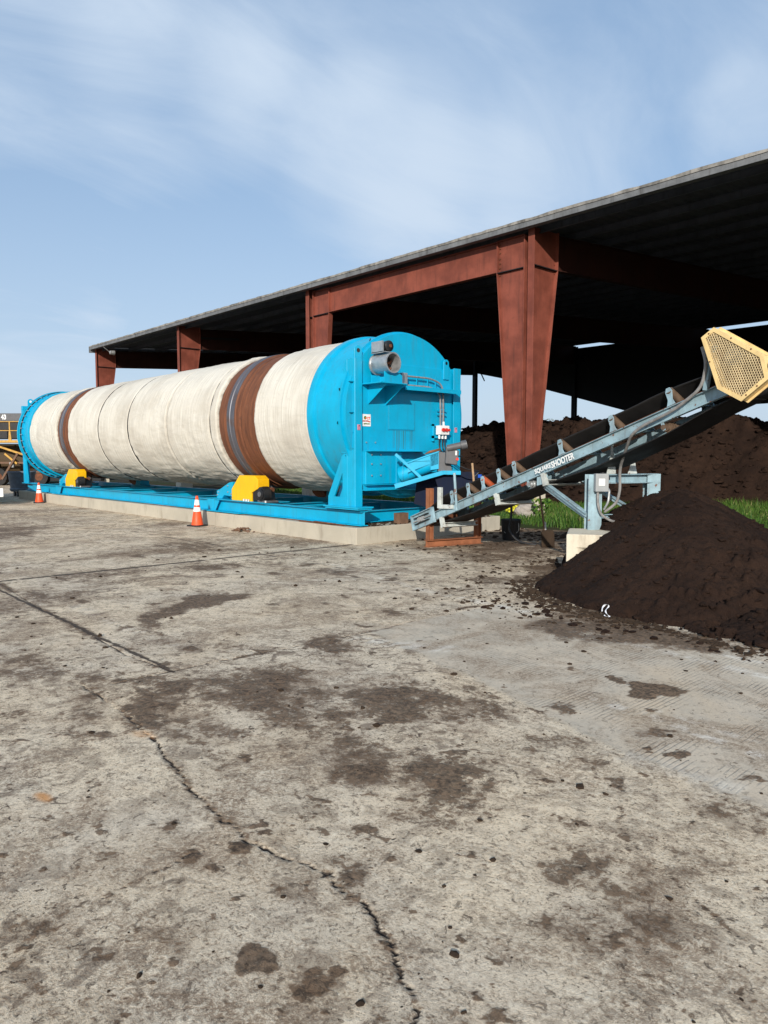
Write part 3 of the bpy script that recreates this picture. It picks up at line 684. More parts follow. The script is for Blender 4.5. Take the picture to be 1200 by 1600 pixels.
# ---------------------------------------------------------------- clods and crumbs, small stones: nobody could count them
def clod_mesh(rng, size, rough=.35, flat=.6):
    bm = bmesh.new(); bmesh.ops.create_icosphere(bm, subdivisions=1, radius=1)
    vs = [v.co.copy() for v in bm.verts]; fs = [tuple(v.index for v in f.verts) for f in bm.faces]; bm.free()
    sx, sy, sz = size*rng.uniform(.7, 1.3), size*rng.uniform(.7, 1.3), size*flat*rng.uniform(.6, 1.2)
    a = rng.uniform(0, 6.28); out = []
    for v in vs:
        k = 1+rng.uniform(-rough, rough); x, y, z = v.x*sx*k, v.y*sy*k, v.z*sz*k
        out.append((x*math.cos(a)-y*math.sin(a), x*math.sin(a)+y*math.cos(a), z))
    return out, fs
def scatter(name, mat, pts, label, cat):
    mb = MB(); rng = random.Random(3)
    for x, y, z, s in pts:
        vs, fs = clod_mesh(rng, s); mb.add([(a+x, b+y, c+z+s*.25) for a, b, c in vs], fs)
    o = mb.build(name, mat); tag(o, label, cat, kind='stuff'); return o
rng = random.Random(11); pts = []
for _ in range(2600):      # round the conveyor foot and pad corner
    x = rng.uniform(-12.6, -5.0); y = rng.uniform(7.2, 13.2)
    if x < -9.9 and y > 8.45: continue
    if rng.random() > sstep(np.array(y + (x+9)*.22), 7.3, 10.5)+.04: continue
    pts.append((x, y, 0, min(.034, .006*rng.paretovariate(1.6))))
for _ in range(900):      # over the whole yard
    d = rng.uniform(1.6, 13); a = R(rng.uniform(15, 71)); x, y = -d*math.cos(a), d*math.sin(a)
    if y > 8.4 and x < -9.9: continue
    pts.append((x, y, .002, min(.022, .003*rng.paretovariate(1.7))*(.6+d/12)))
for _ in range(2200):      # crumbs thinning out from the foot of the heap
    a = rng.uniform(0, 6.28); d = 2.3+rng.expovariate(2.2); x, y = -4.17+d*math.cos(a)*.95, 8.5+d*math.sin(a)*.98
    if x < -7.5 or y > 11: continue
    pts.append((x, y, .0, min(.03, .0045*rng.paretovariate(1.5))))
cx_ = RNG.uniform(-6.6, 0, 90000); cy_ = RNG.uniform(5.4, 9.6, 90000); h0 = heap_h(cx_, cy_); mv = RNG.uniform(.04, .42, 90000)**1.0
ux, uy = -4.17-cx_, 8.5-cy_; ul = np.hypot(ux, uy); h1 = heap_h(cx_+ux/ul*mv, cy_+uy/ul*mv)
for k in np.nonzero((h0 < .012) & (h1 > .02))[0][:4200]:      # ragged fringe of crumbs round the heap's foot
    pts.append((float(cx_[k]), float(cy_[k]), 0, min(.032, .0055*rng.paretovariate(1.5))))
for _ in range(260): pts.append((-9+rng.gauss(0, 1.8), 12.2+rng.gauss(0, .5), 0, rng.uniform(.02, .06)))
scatter('soil_clods', 'soil', pts, 'dark crumbs and clods of compost scattered over the concrete yard', 'soil clods')
pts = []
for _ in range(7500):     # lumps on and around the front heap
    x = rng.uniform(-6.1, 0); y = rng.uniform(5.9, 12)
    z = float(heap_h(np.array([[x]]), np.array([[y]]))[0, 0])
    if z < .02 and rng.random() > .25*math.exp(-max(0, -(x+5.2))*2): continue
    if z < .02: z = 0
    big = rng.random() < (.05 if x > -3.4 and y < 8 else .01)
    pts.append((x, y, z, rng.uniform(.025, .06) if big else min(.04, rng.uniform(.006, .014)*rng.paretovariate(2.5))))
scatter('compost_lumps', 'compost', pts, 'loose lumps of compost lying on and around the front heap', 'compost lumps')
pts = []
for _ in range(5000):
    x = rng.uniform(-25, -6); y = rng.uniform(20, 25)
    z = float(WR[2][min(len(WR[1])-1, np.searchsorted(WR[1], y)), min(len(WR[0])-1, np.searchsorted(WR[0], x))])
    if z < 0: continue
    pts.append((x, y, z-.02, min(.15, .025*rng.paretovariate(1.8))))
scatter('windrow_lumps', 'compost', pts, 'clumps of compost sticking out of the long windrow under the shed', 'compost lumps')
del pts

# ---------------------------------------------------------------- grass (stuff)
def grass():
    n = 150000; r = np.random.default_rng(5)
    x = r.uniform(-30, -3.5, n); y = r.uniform(12.9, 23.6, n); z, e = verge_h(x, y)
    den = fbm(x*.9, y*.9, 4, 71)
    foot = np.interp(x, [-40, -12, -9.5, 3], [20.5, 20.5, 23.0, 23.8])
    keep = (y > e+.25+.5*(fbm(x*3, y*3, 3, 17)-.5)) & (den > .31) & (y < foot)
    keep &= ~((np.abs(x+11.9) < .22) & (np.abs(y-16.35) < .45)) & ~((x > -13.2) & (x < -11.2) & (y < 14.4+.5*r.random(n)))
    x, y, z, den = x[keep], y[keep], z[keep], den[keep]; n = len(x)
    h = (.07+.14*r.random(n))*(1+.7*(x > -9.5))*(.6+1.1*np.clip(den-.3, 0, .5)*2); a = r.uniform(0, 6.283, n); w = .004+.006*r.random(n); lean = .2+.8*r.random(n)
    ca, sa = np.cos(a), np.sin(a)
    P = np.zeros((n, 5, 3)); b = np.stack([x, y, z-.02], -1)
    side = np.stack([-sa*w, ca*w, 0*w], -1); ld = np.stack([ca, sa, 0*ca], -1)
    mid = b + ld*(h*lean*.35)[:, None] + np.stack([0*h, 0*h, h*.6], -1); tip = b + ld*(h*lean)[:, None] + np.stack([0*h, 0*h, h*(1-.25*lean)], -1)
    P[:, 0] = b-side; P[:, 1] = b+side; P[:, 2] = mid+side*.8; P[:, 3] = mid-side*.8; P[:, 4] = tip
    base = (np.arange(n)*5)[:, None]
    me = bpy.data.meshes.new('grass')
    me.from_pydata(P.reshape(-1, 3).tolist(), [], [f for k in base[:, 0].tolist() for f in ((k, k+1, k+2, k+3), (k+3, k+2, k+4))])
    me.materials.append(M['grass']); tone = np.clip(r.normal(.42, .30, n)+.6*(fbm(x*1.4, y*1.4, 3, 88)-.5), 0, 1)
    set_col(me, 'Col', np.repeat(tone, 5))
    o = bpy.data.objects.new('grass', me); COL.objects.link(o); tag(o, 'bright green rough grass between the yard and the compost windrow', 'grass', kind='stuff')
grass()
def leafy_clump(mb, cx, cy, cz, rad, h, n, size, rng, tones, stretch=1.0):
    for _ in range(n):
        a = rng.uniform(0, 6.28); rr = rad*math.sqrt(rng.random()); z = cz+h*rng.random()
        c = Vector((cx+rr*math.cos(a), cy+rr*math.sin(a), z)); d = Vector((rng.gauss(0, 1), rng.gauss(0, 1), rng.gauss(0, .7)+.3)).normalized(); s = d.orthogonal().normalized()
        L_ = size*rng.uniform(.6, 1.3); w_ = L_*.35
        mb.add([c-d*L_*.5, c+s*w_, c+d*L_*.5, c-s*w_], [(0, 1, 2, 3)]); tones += [rng.random()]*4

# ================================================================== OPEN SHED
FX = [-1.95, -11.9, -21.65, -31.55, -41.3]
Y0, Y1 = 16.0, 48.0
def roof_z(y): return 7.57 + .0745*(y-15.4)      # underside of the roof deck
shed = thing('open_shed', (-21.65, 16, 0), 'large open-sided steel shed with rust-red tapered columns and a dark low-pitched metal roof', 'shed')
# roof deck: ribbed sheeting, ribs across the slope
def deck():
    xs = np.arange(-41.6, 9.0, .10); mb = MB(); prof = []
    prev = None; vs = []; fs = []
    x = -41.38; pat = [(0, 0), (.06, .035), (.12, .035), (.18, 0), (.30, 0)]
    pts = []
    while x < 8.5:
        for dx, dz in pat[:-1]: pts.append((x+dx, dz))
        x += .30
    for i, (px_, pz) in enumerate(pts):
        for yy in (15.76, 26.5, 37.5, 48.4): vs.append((px_, yy, roof_z(yy)+pz))
    n = len(pts)
    for i in range(n-1):
        for k in range(3): fs.append((i*4+k, (i+1)*4+k, (i+1)*4+k+1, i*4+k+1))
    mb.add(vs, fs); o = mb.build('roof', 'deck', shed)
    sol = o.modifiers.new('solid', 'SOLIDIFY'); sol.thickness = .02; sol.offset = 1
deck()
f = MB(); 
f.box(-41.35, 8.6, 15.69, 15.75, 7.455, 7.60); f.box(-41.35, 8.6, 15.75, 15.88, 7.455, 7.467)
f.build('fascia', 'fascia', shed)
lip = MB()
x = -41.35; rr = random.Random(4)
vs = []; fs = []; k = 0
while x < 8.6:                                    # flaking capping with a slightly uneven edge
    z0 = 7.585+rr.uniform(-.006, .006); z1 = 7.655+rr.uniform(-.014, .012); vs += [(x, 15.672, z0), (x, 15.672, z1), (x, 15.98, z1+.02)]; k += 1; x += rr.uniform(.12, .4)
for i in range(k-1): fs += [(3*i, 3*i+3, 3*i+4, 3*i+1), (3*i+1, 3*i+4, 3*i+5, 3*i+2)]
lip.add(vs, fs); lo_ = lip.build('roof_edge_capping', 'lip', shed); s_ = lo_.modifiers.new('solid', 'SOLIDIFY'); s_.thickness = .012
rk = MB(); rk.add([(-41.42, 15.69, 7.30), (-41.42, 48.4, roof_z(48.4)-.32), (-41.42, 48.4, roof_z(48.4)+.12), (-41.42, 15.69, 7.64)], [(0, 1, 2, 3)])
ro = rk.build('gable_trim', 'fascia', shed); s_ = ro.modifiers.new('solid', 'SOLIDIFY'); s_.thickness = .05
for i in range(21):                               # purlins run along the building
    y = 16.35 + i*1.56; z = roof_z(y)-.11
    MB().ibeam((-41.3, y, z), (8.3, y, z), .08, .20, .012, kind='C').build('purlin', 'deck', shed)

def bolts(par, mat, pts, d, r=.018, l=.02):
    for p in pts: p = Vector(p); MB().tube([p, p+Vector(d).normalized()*l], r, 6).build('bolt', mat, par)
def main_column(X):
    """tapered web plate in the plane x = X, straight outer flange, raking inner flange"""
    ztop = 7.60; zk = 6.58; hw = .10
    c = MB()
    yi_t, yi_b = 17.06, 16.28
    yi = lambda z: yi_b + (yi_t-yi_b)*min(1, max(0, (z-1.2)/(zk-1.2)))
    c.box(X-hw, X+hw, Y0, Y0+.02, .72, ztop)                                   # outer flange
    zs = [.72, 1.2, zk, ztop-.03]; ys = [yi_b-.02, yi_b, yi_t, yi_t+.02]
    c.prism([(X-.008, Y0+.02, zs[0]), (X-.008, ys[0], zs[0]), (X-.008, ys[1], zs[1]), (X-.008, ys[2], zs[2]), (X-.008, ys[3], zs[3]), (X-.008, Y0+.02, ztop-.05)], (.016, 0, 0))
    for a, b in ((0, 1), (1, 2), (2, 3)):
        c.prism([(X-hw, ys[a], zs[a]), (X-hw, ys[a]+.02, zs[a]), (X-hw, ys[b]+.02, zs[b]), (X-hw, ys[b], zs[b])], (2*hw, 0, 0))
    col = c.build('column', 'red', shed, bevel=.003, seg=1)
    s = MB(); s.box(X-.095, X-.008, Y0+.02, yi_t-.002, zk-.02, zk); s.box(X+.008, X+.095, Y0+.02, yi_t-.002, zk-.02, zk)
    s.build('stiffener', 'dark', col)
    if X > -30: bolts(col, 'red', [(X+.01, yi_t-.05, zz) for zz in (6.50, 6.62, 6.74, 6.86, 7.0, 7.2)], (1, 0, 0))
    p = MB(); p.box(X-.24, X+.24, Y0-.14, Y0+.48, -.1, .70); p.build('pedestal', 'pebble', shed, bevel=.02)
    MB().box(X-.18, X+.18, Y0-.08, Y0+.40, .70, .72).build('base_plate', 'rust', col)
def rafter(X):
    r = MB(); ya, yb = 17.08, 47.8
    zb = lambda y: 6.58 + .060*(y-17.08); zt = lambda y: roof_z(y)-.22
    r.prism([(X-.007, ya, zb(ya)), (X-.007, yb, zb(yb)), (X-.007, yb, zt(yb)), (X-.007, ya, zt(ya))], (.014, 0, 0))
    for za, zc in ((zb(ya), zb(yb)), (zt(ya), zt(yb))):
        r.prism([(X-.10, ya, za-.01), (X-.10, yb, zc-.01), (X-.10, yb, zc+.01), (X-.10, ya, za+.01)], (.2, 0, 0))
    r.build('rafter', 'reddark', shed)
def rear_post(X):
    p = MB(); p.ibeam((X, Y1, 0), (X, Y1, 9.75), .30, .34, .02, up=(0, 1, 0)); p.build('rear_post', 'dark', shed)
for X in FX: main_column(X); rafter(X); rear_post(X)
def portal_column(X, sgn):
    """second tapered column carrying the eave beam, sgn = direction the beam leaves"""
    yw = 16.13; x0 = X+sgn*.27; xt = X+sgn*1.16; xb = X+sgn*.70; c = MB(); zt = 7.40; zk = 6.58
    c.prism([(x0, yw, .72), (xb, yw, .72), (xb, yw, 1.2), (xt, yw, zk), (xt, yw, zt), (x0, yw, zt)], (0, .014, 0))
    for xx in (x0,): c.box(min(xx, xx-sgn*.02), max(xx, xx-sgn*.02), yw-.09, yw+.28, .72, zt)
    for (xa, za), (xc, zc) in (((xb, .72), (xb, 1.2)), ((xb, 1.2), (xt, zk)), ((xt, zk), (xt, zt+.02))):
        c.prism([(xa, yw-.09, za), (xa+sgn*.02, yw-.09, za), (xc+sgn*.02, yw-.09, zc), (xc, yw-.09, zc)], (0, .19, 0))
    col = c.build('portal_column', 'red', shed, bevel=.003, seg=1)
    MB().box(min(x0, xt), max(x0, xt), yw-.085, yw-.001, zk-.02, zk).build('stiffener', 'dark', col)
    MB().box(min(x0, xt), max(x0, xt), yw-.085, yw+.10, zt, zt+.02).build('cap_plate', 'red', col)
    bolts(col, 'rust', [(xt-sgn*.05, yw-.003, zz) for zz in (6.5, 6.7, 6.82, 6.94, 7.1, 7.22, 7.32)], (0, -1, 0), .02, .03)
    return xt+sgn*.02
xa = portal_column(-11.9, -1); xb = portal_column(-21.65, 1)
eb = MB(); yw = 16.13
eb.prism([(xb, yw, 6.60), (xa, yw, 6.60), (xa, yw, 7.38), (xb, yw, 7.38)], (0, .014, 0)); eb.box(xb, xa, yw-.09, yw+.10, 6.58, 6.60); eb.box(xb, xa, yw-.09, yw+.10, 7.38, 7.40)
eb.build('eave_beam', 'red', shed)
# braces at the knees
for X in (-31.55,): MB().bar((X, 17.1, 7.1), (X, 19.2, 7.25), .06, .10).build('knee_brace', 'dark', shed)
for X in (-21.65, -31.55, -41.3): MB().bar((X+.2, 47.9, 9.4), (X+2.2, 46.6, 7.7), .07, .07).build('knee_brace', 'dark', shed)
# rear cladding with its ragged lower edge and the open slots below the roof
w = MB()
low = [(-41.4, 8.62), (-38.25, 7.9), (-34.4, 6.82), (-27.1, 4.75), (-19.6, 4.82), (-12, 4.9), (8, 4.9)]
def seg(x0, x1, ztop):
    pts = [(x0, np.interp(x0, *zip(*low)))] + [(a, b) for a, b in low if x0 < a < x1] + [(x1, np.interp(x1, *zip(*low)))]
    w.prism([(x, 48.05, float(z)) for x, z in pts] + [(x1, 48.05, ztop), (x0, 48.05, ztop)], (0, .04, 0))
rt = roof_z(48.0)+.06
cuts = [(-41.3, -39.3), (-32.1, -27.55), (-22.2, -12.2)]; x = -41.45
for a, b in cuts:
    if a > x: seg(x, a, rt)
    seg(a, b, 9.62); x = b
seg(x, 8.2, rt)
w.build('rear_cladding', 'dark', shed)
lamp = MB(); lamp.lathe([(0, .02), (.05, .10), (.28, .13), (.30, .0)], (-39.2, 15.9, 7.12), axis='y', n=14); lamp.tube([(-39.2, 15.95, 7.12), (-39.2, 15.6, 7.38)], .015, 6)
lamp.build('eave_lamp', 'galv', shed)

# ================================================================== CONCRETE PAD AND CURB
p = MB(); p.box(-29.9, -10.09, 8.51, 12.6, -.2, .31)
pad = p.build('concrete_pad', 'pad', None, bevel=.012); tag(recenter(pad, (-20, 10.5, 0)), 'long low cast concrete pad under the blue and white rotating drum machine', 'concrete pad')
p = MB(); p.box(-30, -15.2, 11.75, 11.95, .31, .47); p.box(-15.19, -11.7, 11.75, 11.95, .31, .465)
cb = p.build('concrete_curb', 'curb', None, bevel=.008); tag(recenter(cb, (-20, 11.8, .31)), 'narrow pale curb running along the far side of the pad behind the drum', 'curb')

# ================================================================== ROTATING DRUM MACHINE
YC, ZC = 10.0, 2.395
mach = thing('rotary_drum_machine', (-19.6, YC, .31), 'huge horizontal drum wrapped in cream insulation with bright blue ends and two rusty bands', 'drum machine')
def wrap(x0, x1, Rr, seed, roll0=True, roll1=True):
    nx = max(12, int((x1-x0)/.03)); nt = 360
    xs = np.linspace(x0, x1, nx); th = np.linspace(0, 2*np.pi, nt+1)[:-1]; X, T = np.meshgrid(xs, th)
    ct, st = np.cos(T), np.sin(T); e = np.minimum(X-x0, x1-X)
    r = Rr + .005*(fbm(X*14+seed, ct*2+st*3, 3, seed)-.5)*2 + .015*(fbm(X*1.6, T*7, 4, seed+9)-.5)*2
    r += .014*np.sin(np.clip((X-x0)/(x1-x0), 0, 1)*np.pi)          # slack between the seams
    bottom = sstep(-st, .55, .9)
    r += bottom*.030*(fbm(X*2.2+3, T*16, 4, seed+20)-.5)*2 - .012*bottom
    dents = sstep(fbm(X*1.1+seed, T*2.5+5, 3, seed+31), .60, .72); r -= .018*dents*fbm(X*6, T*14, 3, seed+5)
    r -= .06*(1-sstep(e, 0, .03))
    # a stitched hem beside each seam
    r += .006*np.exp(-((e-.09)/.02)**2)
    Xo = X + .012*(fbm(T*7+seed, T*0, 3, seed+50)-.5)*2*(1-sstep(e, 0, .3))
    Y = YC + r*ct; Z = ZC + r*st
    co = np.stack([Xo, Y, Z], -1); idx = np.arange(nx*nt).reshape(nt, nx)
    q = np.stack([idx, np.roll(idx, -1, 0)], 0)
    f = np.stack([q[0][:, :-1], q[1][:, :-1], q[1][:, 1:], q[0][:, 1:]], -1).reshape(-1, 4)
    off = np.array(mach['_w'])
    me = bpy.data.meshes.new('insulation_wrap'); me.vertices.add(nx*nt); me.vertices.foreach_set('co', (co.reshape(-1, 3)-off).astype(np.float32).ravel())
    me.loops.add(f.size); me.loops.foreach_set('vertex_index', f.astype(np.int32).ravel()); me.polygons.add(len(f))
    me.polygons.foreach_set('loop_start', np.arange(0, f.size, 4, dtype=np.int32)); me.polygons.foreach_set('loop_total', np.full(len(f), 4, dtype=np.int32)); me.update(calc_edges=True)
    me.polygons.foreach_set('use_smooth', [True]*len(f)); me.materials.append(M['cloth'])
    gr = sstep(-st, .60, .98)*.55 + .9*(1-sstep(e, 0, .022)) + .25*sstep(fbm(X*.9, T*4, 4, seed+70), .6, .75)*sstep(-st, .2, .7)  # dirt low down, plus wrap edges darkened along the seam gaps
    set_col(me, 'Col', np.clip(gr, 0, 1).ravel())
    o = bpy.data.objects.new('insulation_wrap', me); COL.objects.link(o); o.parent = mach; o['_w'] = mach['_w']; return o
segs = [(-13.36, -11.43), (-15.20, -14.86), (-17.39, -15.222), (-19.73, -17.422), (-21.82, -19.762), (-24.36, -21.852), (-25.83, -25.36), (-28.16, -25.862)]
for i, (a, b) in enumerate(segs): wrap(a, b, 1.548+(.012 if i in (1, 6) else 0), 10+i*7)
for (a, b, t0, t1) in ((-14.90, -13.32, -14.47, -14.12), (-25.40, -24.32, -25.12, -24.76)):
    s = MB(); s.lathe([(0, 1.49), (.05, 1.505), (b-a-.05, 1.505), (b-a, 1.49)], (a, YC, ZC), n=160)
    sh = s.build('drum_shell', 'shell', mach, smooth=True)
    w_ = t1-t0; s = MB()
    s.lathe([(-.16, 1.503), (-.15, 1.525), (-.01, 1.525), (0, 1.532), (.02, 1.548), (w_*.42, 1.548), (w_*.46, 1.535), (w_*.54, 1.535), (w_*.58, 1.548), (w_-.02, 1.548), (w_, 1.532), (w_+.01, 1.525), (w_+.16, 1.525), (w_+.17, 1.503)], (t0, YC, ZC), n=160)
    s.build('ring_flange', 'shell', sh, smooth=True, angle=25)
    s = MB(); s.lathe([(0.015, 1.552), (.03, 1.556), (w_*.40, 1.556), (w_*.44, 1.542), (w_*.56, 1.542), (w_*.60, 1.556), (w_-.03, 1.556), (w_-.015, 1.552)], (t0, YC, ZC), n=160)
    s.build('riding_ring', 'track', mach, smooth=True, angle=25)
for xs_ in (-25.845, -21.835, -19.745, -15.21):
    s = MB(); s.lathe([(-.012, 1.50), (-.011, 1.546), (.011, 1.546), (.012, 1.50)], (xs_, YC, ZC), n=160); s.build('seam_dark_ring', 'dark', mach, smooth=True, angle=30)  # dark ring added in each wrap gap so the seam reads dark
s = MB(); s.lathe([(0, 1.47), (17.9, 1.47)], (-29.0, YC, ZC), n=96); s.build('inner_shell', 'dark', mach)
def end_shell(xa, xb, xc):
    """blue drum end: collar at xa, plain shell to xb"""
    d = 1 if xb > xa else -1
    s = MB(); s.lathe([(0, 1.50), (0, 1.595), (d*.02, 1.60), (d*.17, 1.60), (d*.19, 1.595), (d*.20, 1.555), (abs(xb-xa)*d, 1.545)], (xa, YC, ZC), n=160)
    o = s.build('end_shell', 'blue', mach, smooth=True, angle=30); return o
es = end_shell(-11.42, -10.42, 0)
for k in range(16):
    a = 2*math.pi*k/16+.12; c, sn = math.cos(a), math.sin(a); r = 1.545
    MB().prism([(-10.56, YC+r*c-.03*sn, ZC+r*sn+.03*c), (-10.56, YC+r*c+.03*sn, ZC+r*sn-.03*c), (-10.50, YC+(r+.07)*c, ZC+(r+.07)*sn)], (.012, 0, 0)).build('drip_clip', 'black', es)
es2 = end_shell(-28.15, -29.0, 0)
for x0, r in ((-28.92, 1.60), (-29.02, 1.655)):
    s = MB(); s.lathe([(0, 1.50), (0, r), (.03, r), (.03, 1.50)], (x0, YC, ZC), n=140, closed=True); s.build('seal_flange', 'blue', es2, smooth=True, angle=30)
s = MB(); s.lathe([(0, 1.63), (.045, 1.63), (.045, 1.5), (0, 1.5)], (-28.98, YC, ZC), n=120, closed=True); s.build('rubber_seal', 'belt', es2, smooth=True)
for k in range(14, 40):
    a = 2*math.pi*k/44; c, sn = math.cos(a), math.sin(a); MB().tube([(-29.0, YC+1.62*c, ZC+1.62*sn), (-28.84, YC+1.62*c, ZC+1.62*sn)], .018, 6).build('bolt', 'galv', es2)
# --- near end housing: round plate, square plate, posts
s = MB(); s.lathe([(-.02, 1.48), (-.02, 1.60), (.01, 1.60), (.01, 1.555), (.12, 1.555), (.12, 0)], (-10.42, YC, ZC-.01), n=180)
hs = s.build('end_housing', 'blue', mach, smooth=True, angle=30)
s = MB(); s.box(-10.32, -10.27, 8.77, 11.22, 1.70, 3.34)
s.build('end_plate', 'blue', mach, bevel=.004, seg=1)
def post(y0, y1, x0, x1, z0, z1, side):
    s = MB(); s.box(x1-.012, x1, y0, y1, z0, z1); s.box(x0, x0+.012, y0, y1, z0, z1)
    if side < 0: s.box(x0+.012, x1-.012, y0, y0+.012, z0, z1)
    else: s.box(x0+.012, x1-.012, y1-.012, y1, z0, z1)
    s.box(x0+.012, x1-.012, (y0+y1)/2-.006, (y0+y1)/2+.006, z0, z1)
    return s.build('post', 'blue', mach, bevel=.003, seg=1)
pl = post(8.60, 8.77, -10.46, -10.22, .68, 3.36, -1); pr = post(11.22, 11.43, -10.46, -10.22, .68, 3.38, 1)
for zz, dd in ((2.94, .20), (2.39, .22), (2.03, .06), (1.74, .06)):   # little stiffener plates on the near post
    s = MB(); s.prism([(-10.46, 8.59, zz), (-10.46-dd, 8.70, zz), (-10.46, 8.80, zz)], (0, 0, .015)); s.prism([(-10.46, 8.60, zz), (-10.25, 8.60, zz), (-10.25, 8.50, zz)] if dd > .1 else [(-10.46, 8.60, zz), (-10.25, 8.60, zz), (-10.25, 8.585, zz)], (0, 0, .012))
    s.build('stiffener', 'blue', pl)
s = MB(); s.prism([(-10.67, 8.63, 1.66), (-10.70, 8.63, 2.4), (-10.66, 8.63, 2.95), (-10.52, 8.63, 3.36), (-10.46, 8.63, 3.36), (-10.46, 8.63, 1.66)], (0, .012, 0)); s.build('side_plate', 'blue', pl)
def a_frame(y, dx, par):
    """triangular brace plate with a triangular window, in the plane y; dx=+1 for near end"""
    X = (lambda x: x) if dx > 0 else (lambda x: -39.64-x)
    s = MB(); out = [(-11.03, .68), (-11.03, .85), (-10.62, 1.60), (-10.56, 1.65), (-10.47, 1.65), (-10.47, .68)]; hole = [(-10.85, .85), (-10.60, .85), (-10.60, 1.30)]
    # outline with window, cut into simple pieces
    P = [[(-11.03, .68), (-10.47, .68), (-10.47, .85), (-11.03, .85)], [(-11.03, .85), (-10.85, .85), (-10.60, 1.30), (-10.60, 1.617), (-10.62, 1.60)], [(-10.60, .85), (-10.47, .85), (-10.47, 1.65), (-10.56, 1.65), (-10.60, 1.617)]]
    for poly in P: s.prism([(X(a), y, z) for a, z in poly], (0, .03, 0))
    s.build('brace_plate', 'blue', par)
for y in (8.61, 8.84): a_frame(y, 1, pl)
for y in (11.12, 11.34): a_frame(y, 1, pr)
s = MB(); s.box(-11.10, -10.08, 8.54, 8.92, .655, .68); s.box(-11.06, -10.10, 8.56, 8.90, .625, .653); s.build('foot_plate', 'blue', pl)
s = MB(); s.box(-11.10, -10.08, 11.05, 11.45, .655, .68); s.build('foot_plate', 'blue', pr)
def lug(y, z0, z1, w, par, x=-10.27, th=.03):
    s = MB(); n = 12; zc = z1-w/2; prof = [(y-w/2, z0), (y+w/2, z0)] + [(y+w/2*math.cos(a), zc+w/2*math.sin(a)) for a in [math.pi*k/n for k in range(n+1)]]
    s.prism([(x, a, b) for a, b in prof], (th, 0, 0)); o = s.build('lifting_lug', 'blue', par, bevel=.003, seg=1)
    h = MB(); h.tube([(x+th+.002, y, zc), (x+th+.004, y, zc)], w*.22, 14); h.build('lug_eye', 'hole_dark', o)
lug(8.72, 3.2, 3.60, .18, mach, -10.30); lug(11.02, 3.14, 3.54, .15, mach)
# shelves and lower box
s = MB(); s.prism([(-10.27, 8.78, 2.90), (-9.72, 8.78, 2.90), (-9.72, 9.42, 2.90), (-9.98, 9.62, 2.90), (-9.98, 11.18, 2.90), (-10.27, 11.18, 2.90)], (0, 0, .018))
s.box(-9.992, -9.98, 9.62, 11.18, 2.84, 2.899)
s.prism([(-10.27, 8.95, 2.899), (-9.75, 8.95, 2.899), (-10.27, 8.95, 2.55)], (0, .012, 0)); s.prism([(-10.27, 9.38, 2.899), (-9.75, 9.38, 2.899), (-10.27, 9.38, 2.55)], (0, .012, 0))
shelf = s.build('fan_shelf', 'blue', mach)
s = MB(); s.box(-10.27, -9.99, 8.78, 10.32, 1.69, 1.705); s.build('drip_shelf', 'blue', mach)
s = MB(); s.box(-10.30, -10.13, 8.775, 9.66, 1.09, 1.688); s.box(-10.13, -10.118, 9.52, 9.66, 1.09, 1.68); lb = s.build('discharge_box', 'blue', mach, bevel=.004, seg=1)
s = MB(); s.box(-10.30, -10.24, 9.66, 10.32, 1.30, 1.688); s.build('discharge_back_plate', 'blue', mach)
s = MB(); s.ibeam((-10.20, 8.775, 1.03), (-10.20, 9.80, 1.03), .20, .11, .012); s.build('lower_channel', 'blue', mach)
s = MB(); s.prism([(-10.28, 9.55, 1.0), (-10.28, 10.75, 1.0), (-10.28, 10.35, .80), (-10.28, 9.9, .84)], (.012, 0, 0)); s.prism([(-10.28, 9.8, .96), (-9.95, 9.9, .96), (-9.95, 10.6, .98), (-10.28, 10.7, .96)], (0, 0, .012)); s.build('fin_plate', 'bluedark', mach)
bolts(lb, 'galv', [(-10.265, y, 1.855) for y in (8.90, 9.12)] + [(-10.115, y, z) for y in (8.9, 9.12) for z in (1.25, 1.46, 1.63)], (1, 0, 0), .014, .015)
# access door with streaks under it
s = MB(); s.box(-10.268, -10.258, 9.46, 10.14, 2.11, 2.62); dr = s.build('access_door', 'blue', mach, bevel=.002, seg=1)
s = MB(); s.box(-10.2685, -10.262, 9.445, 9.455, 2.10, 2.63); s.box(-10.2685, -10.262, 10.145, 10.155, 2.10, 2.63); s.box(-10.2685, -10.262, 9.445, 10.155, 2.092, 2.102); s.build('door_gap', 'bluedark', dr)
bolts(dr, 'bluedark', [(-10.258, 9.47+i*.066, 2.60) for i in range(11)] + [(-10.258, 9.475, 2.14+i*.09) for i in range(5)] + [(-10.258, 10.125, 2.14+i*.09) for i in range(5)], (1, 0, 0), .006, .006)
tst = NT('brown_seepage_streaks'); tst.done(tst.mix(tst.ramp(tst.noise(1, 5, .7, tst.mapping((3, 22, .8))), .42, .6), (.03, .17, .20), (.060, .042, .025)), .6)
M['seep'] = tst.m
s = MB(); rr = random.Random(2)
for y, w in ((9.58, .006), (9.61, .006), (9.68, .022), (9.72, .012), (9.75, .010), (9.80, .006), (9.85, .028), (9.90, .010), (10.03, .006), (10.06, .016), (10.09, .006)):
    z1 = 2.09; z0 = 1.705+rr.uniform(0, .06); s.prism([(-10.2692, y-w/2, z1), (-10.2692, y+w/2, z1), (-10.2692, y+w*.3, z0), (-10.2692, y-w*.3, z0)], (.0014, 0, 0))
s.build('seepage_stain', 'seep', mach)
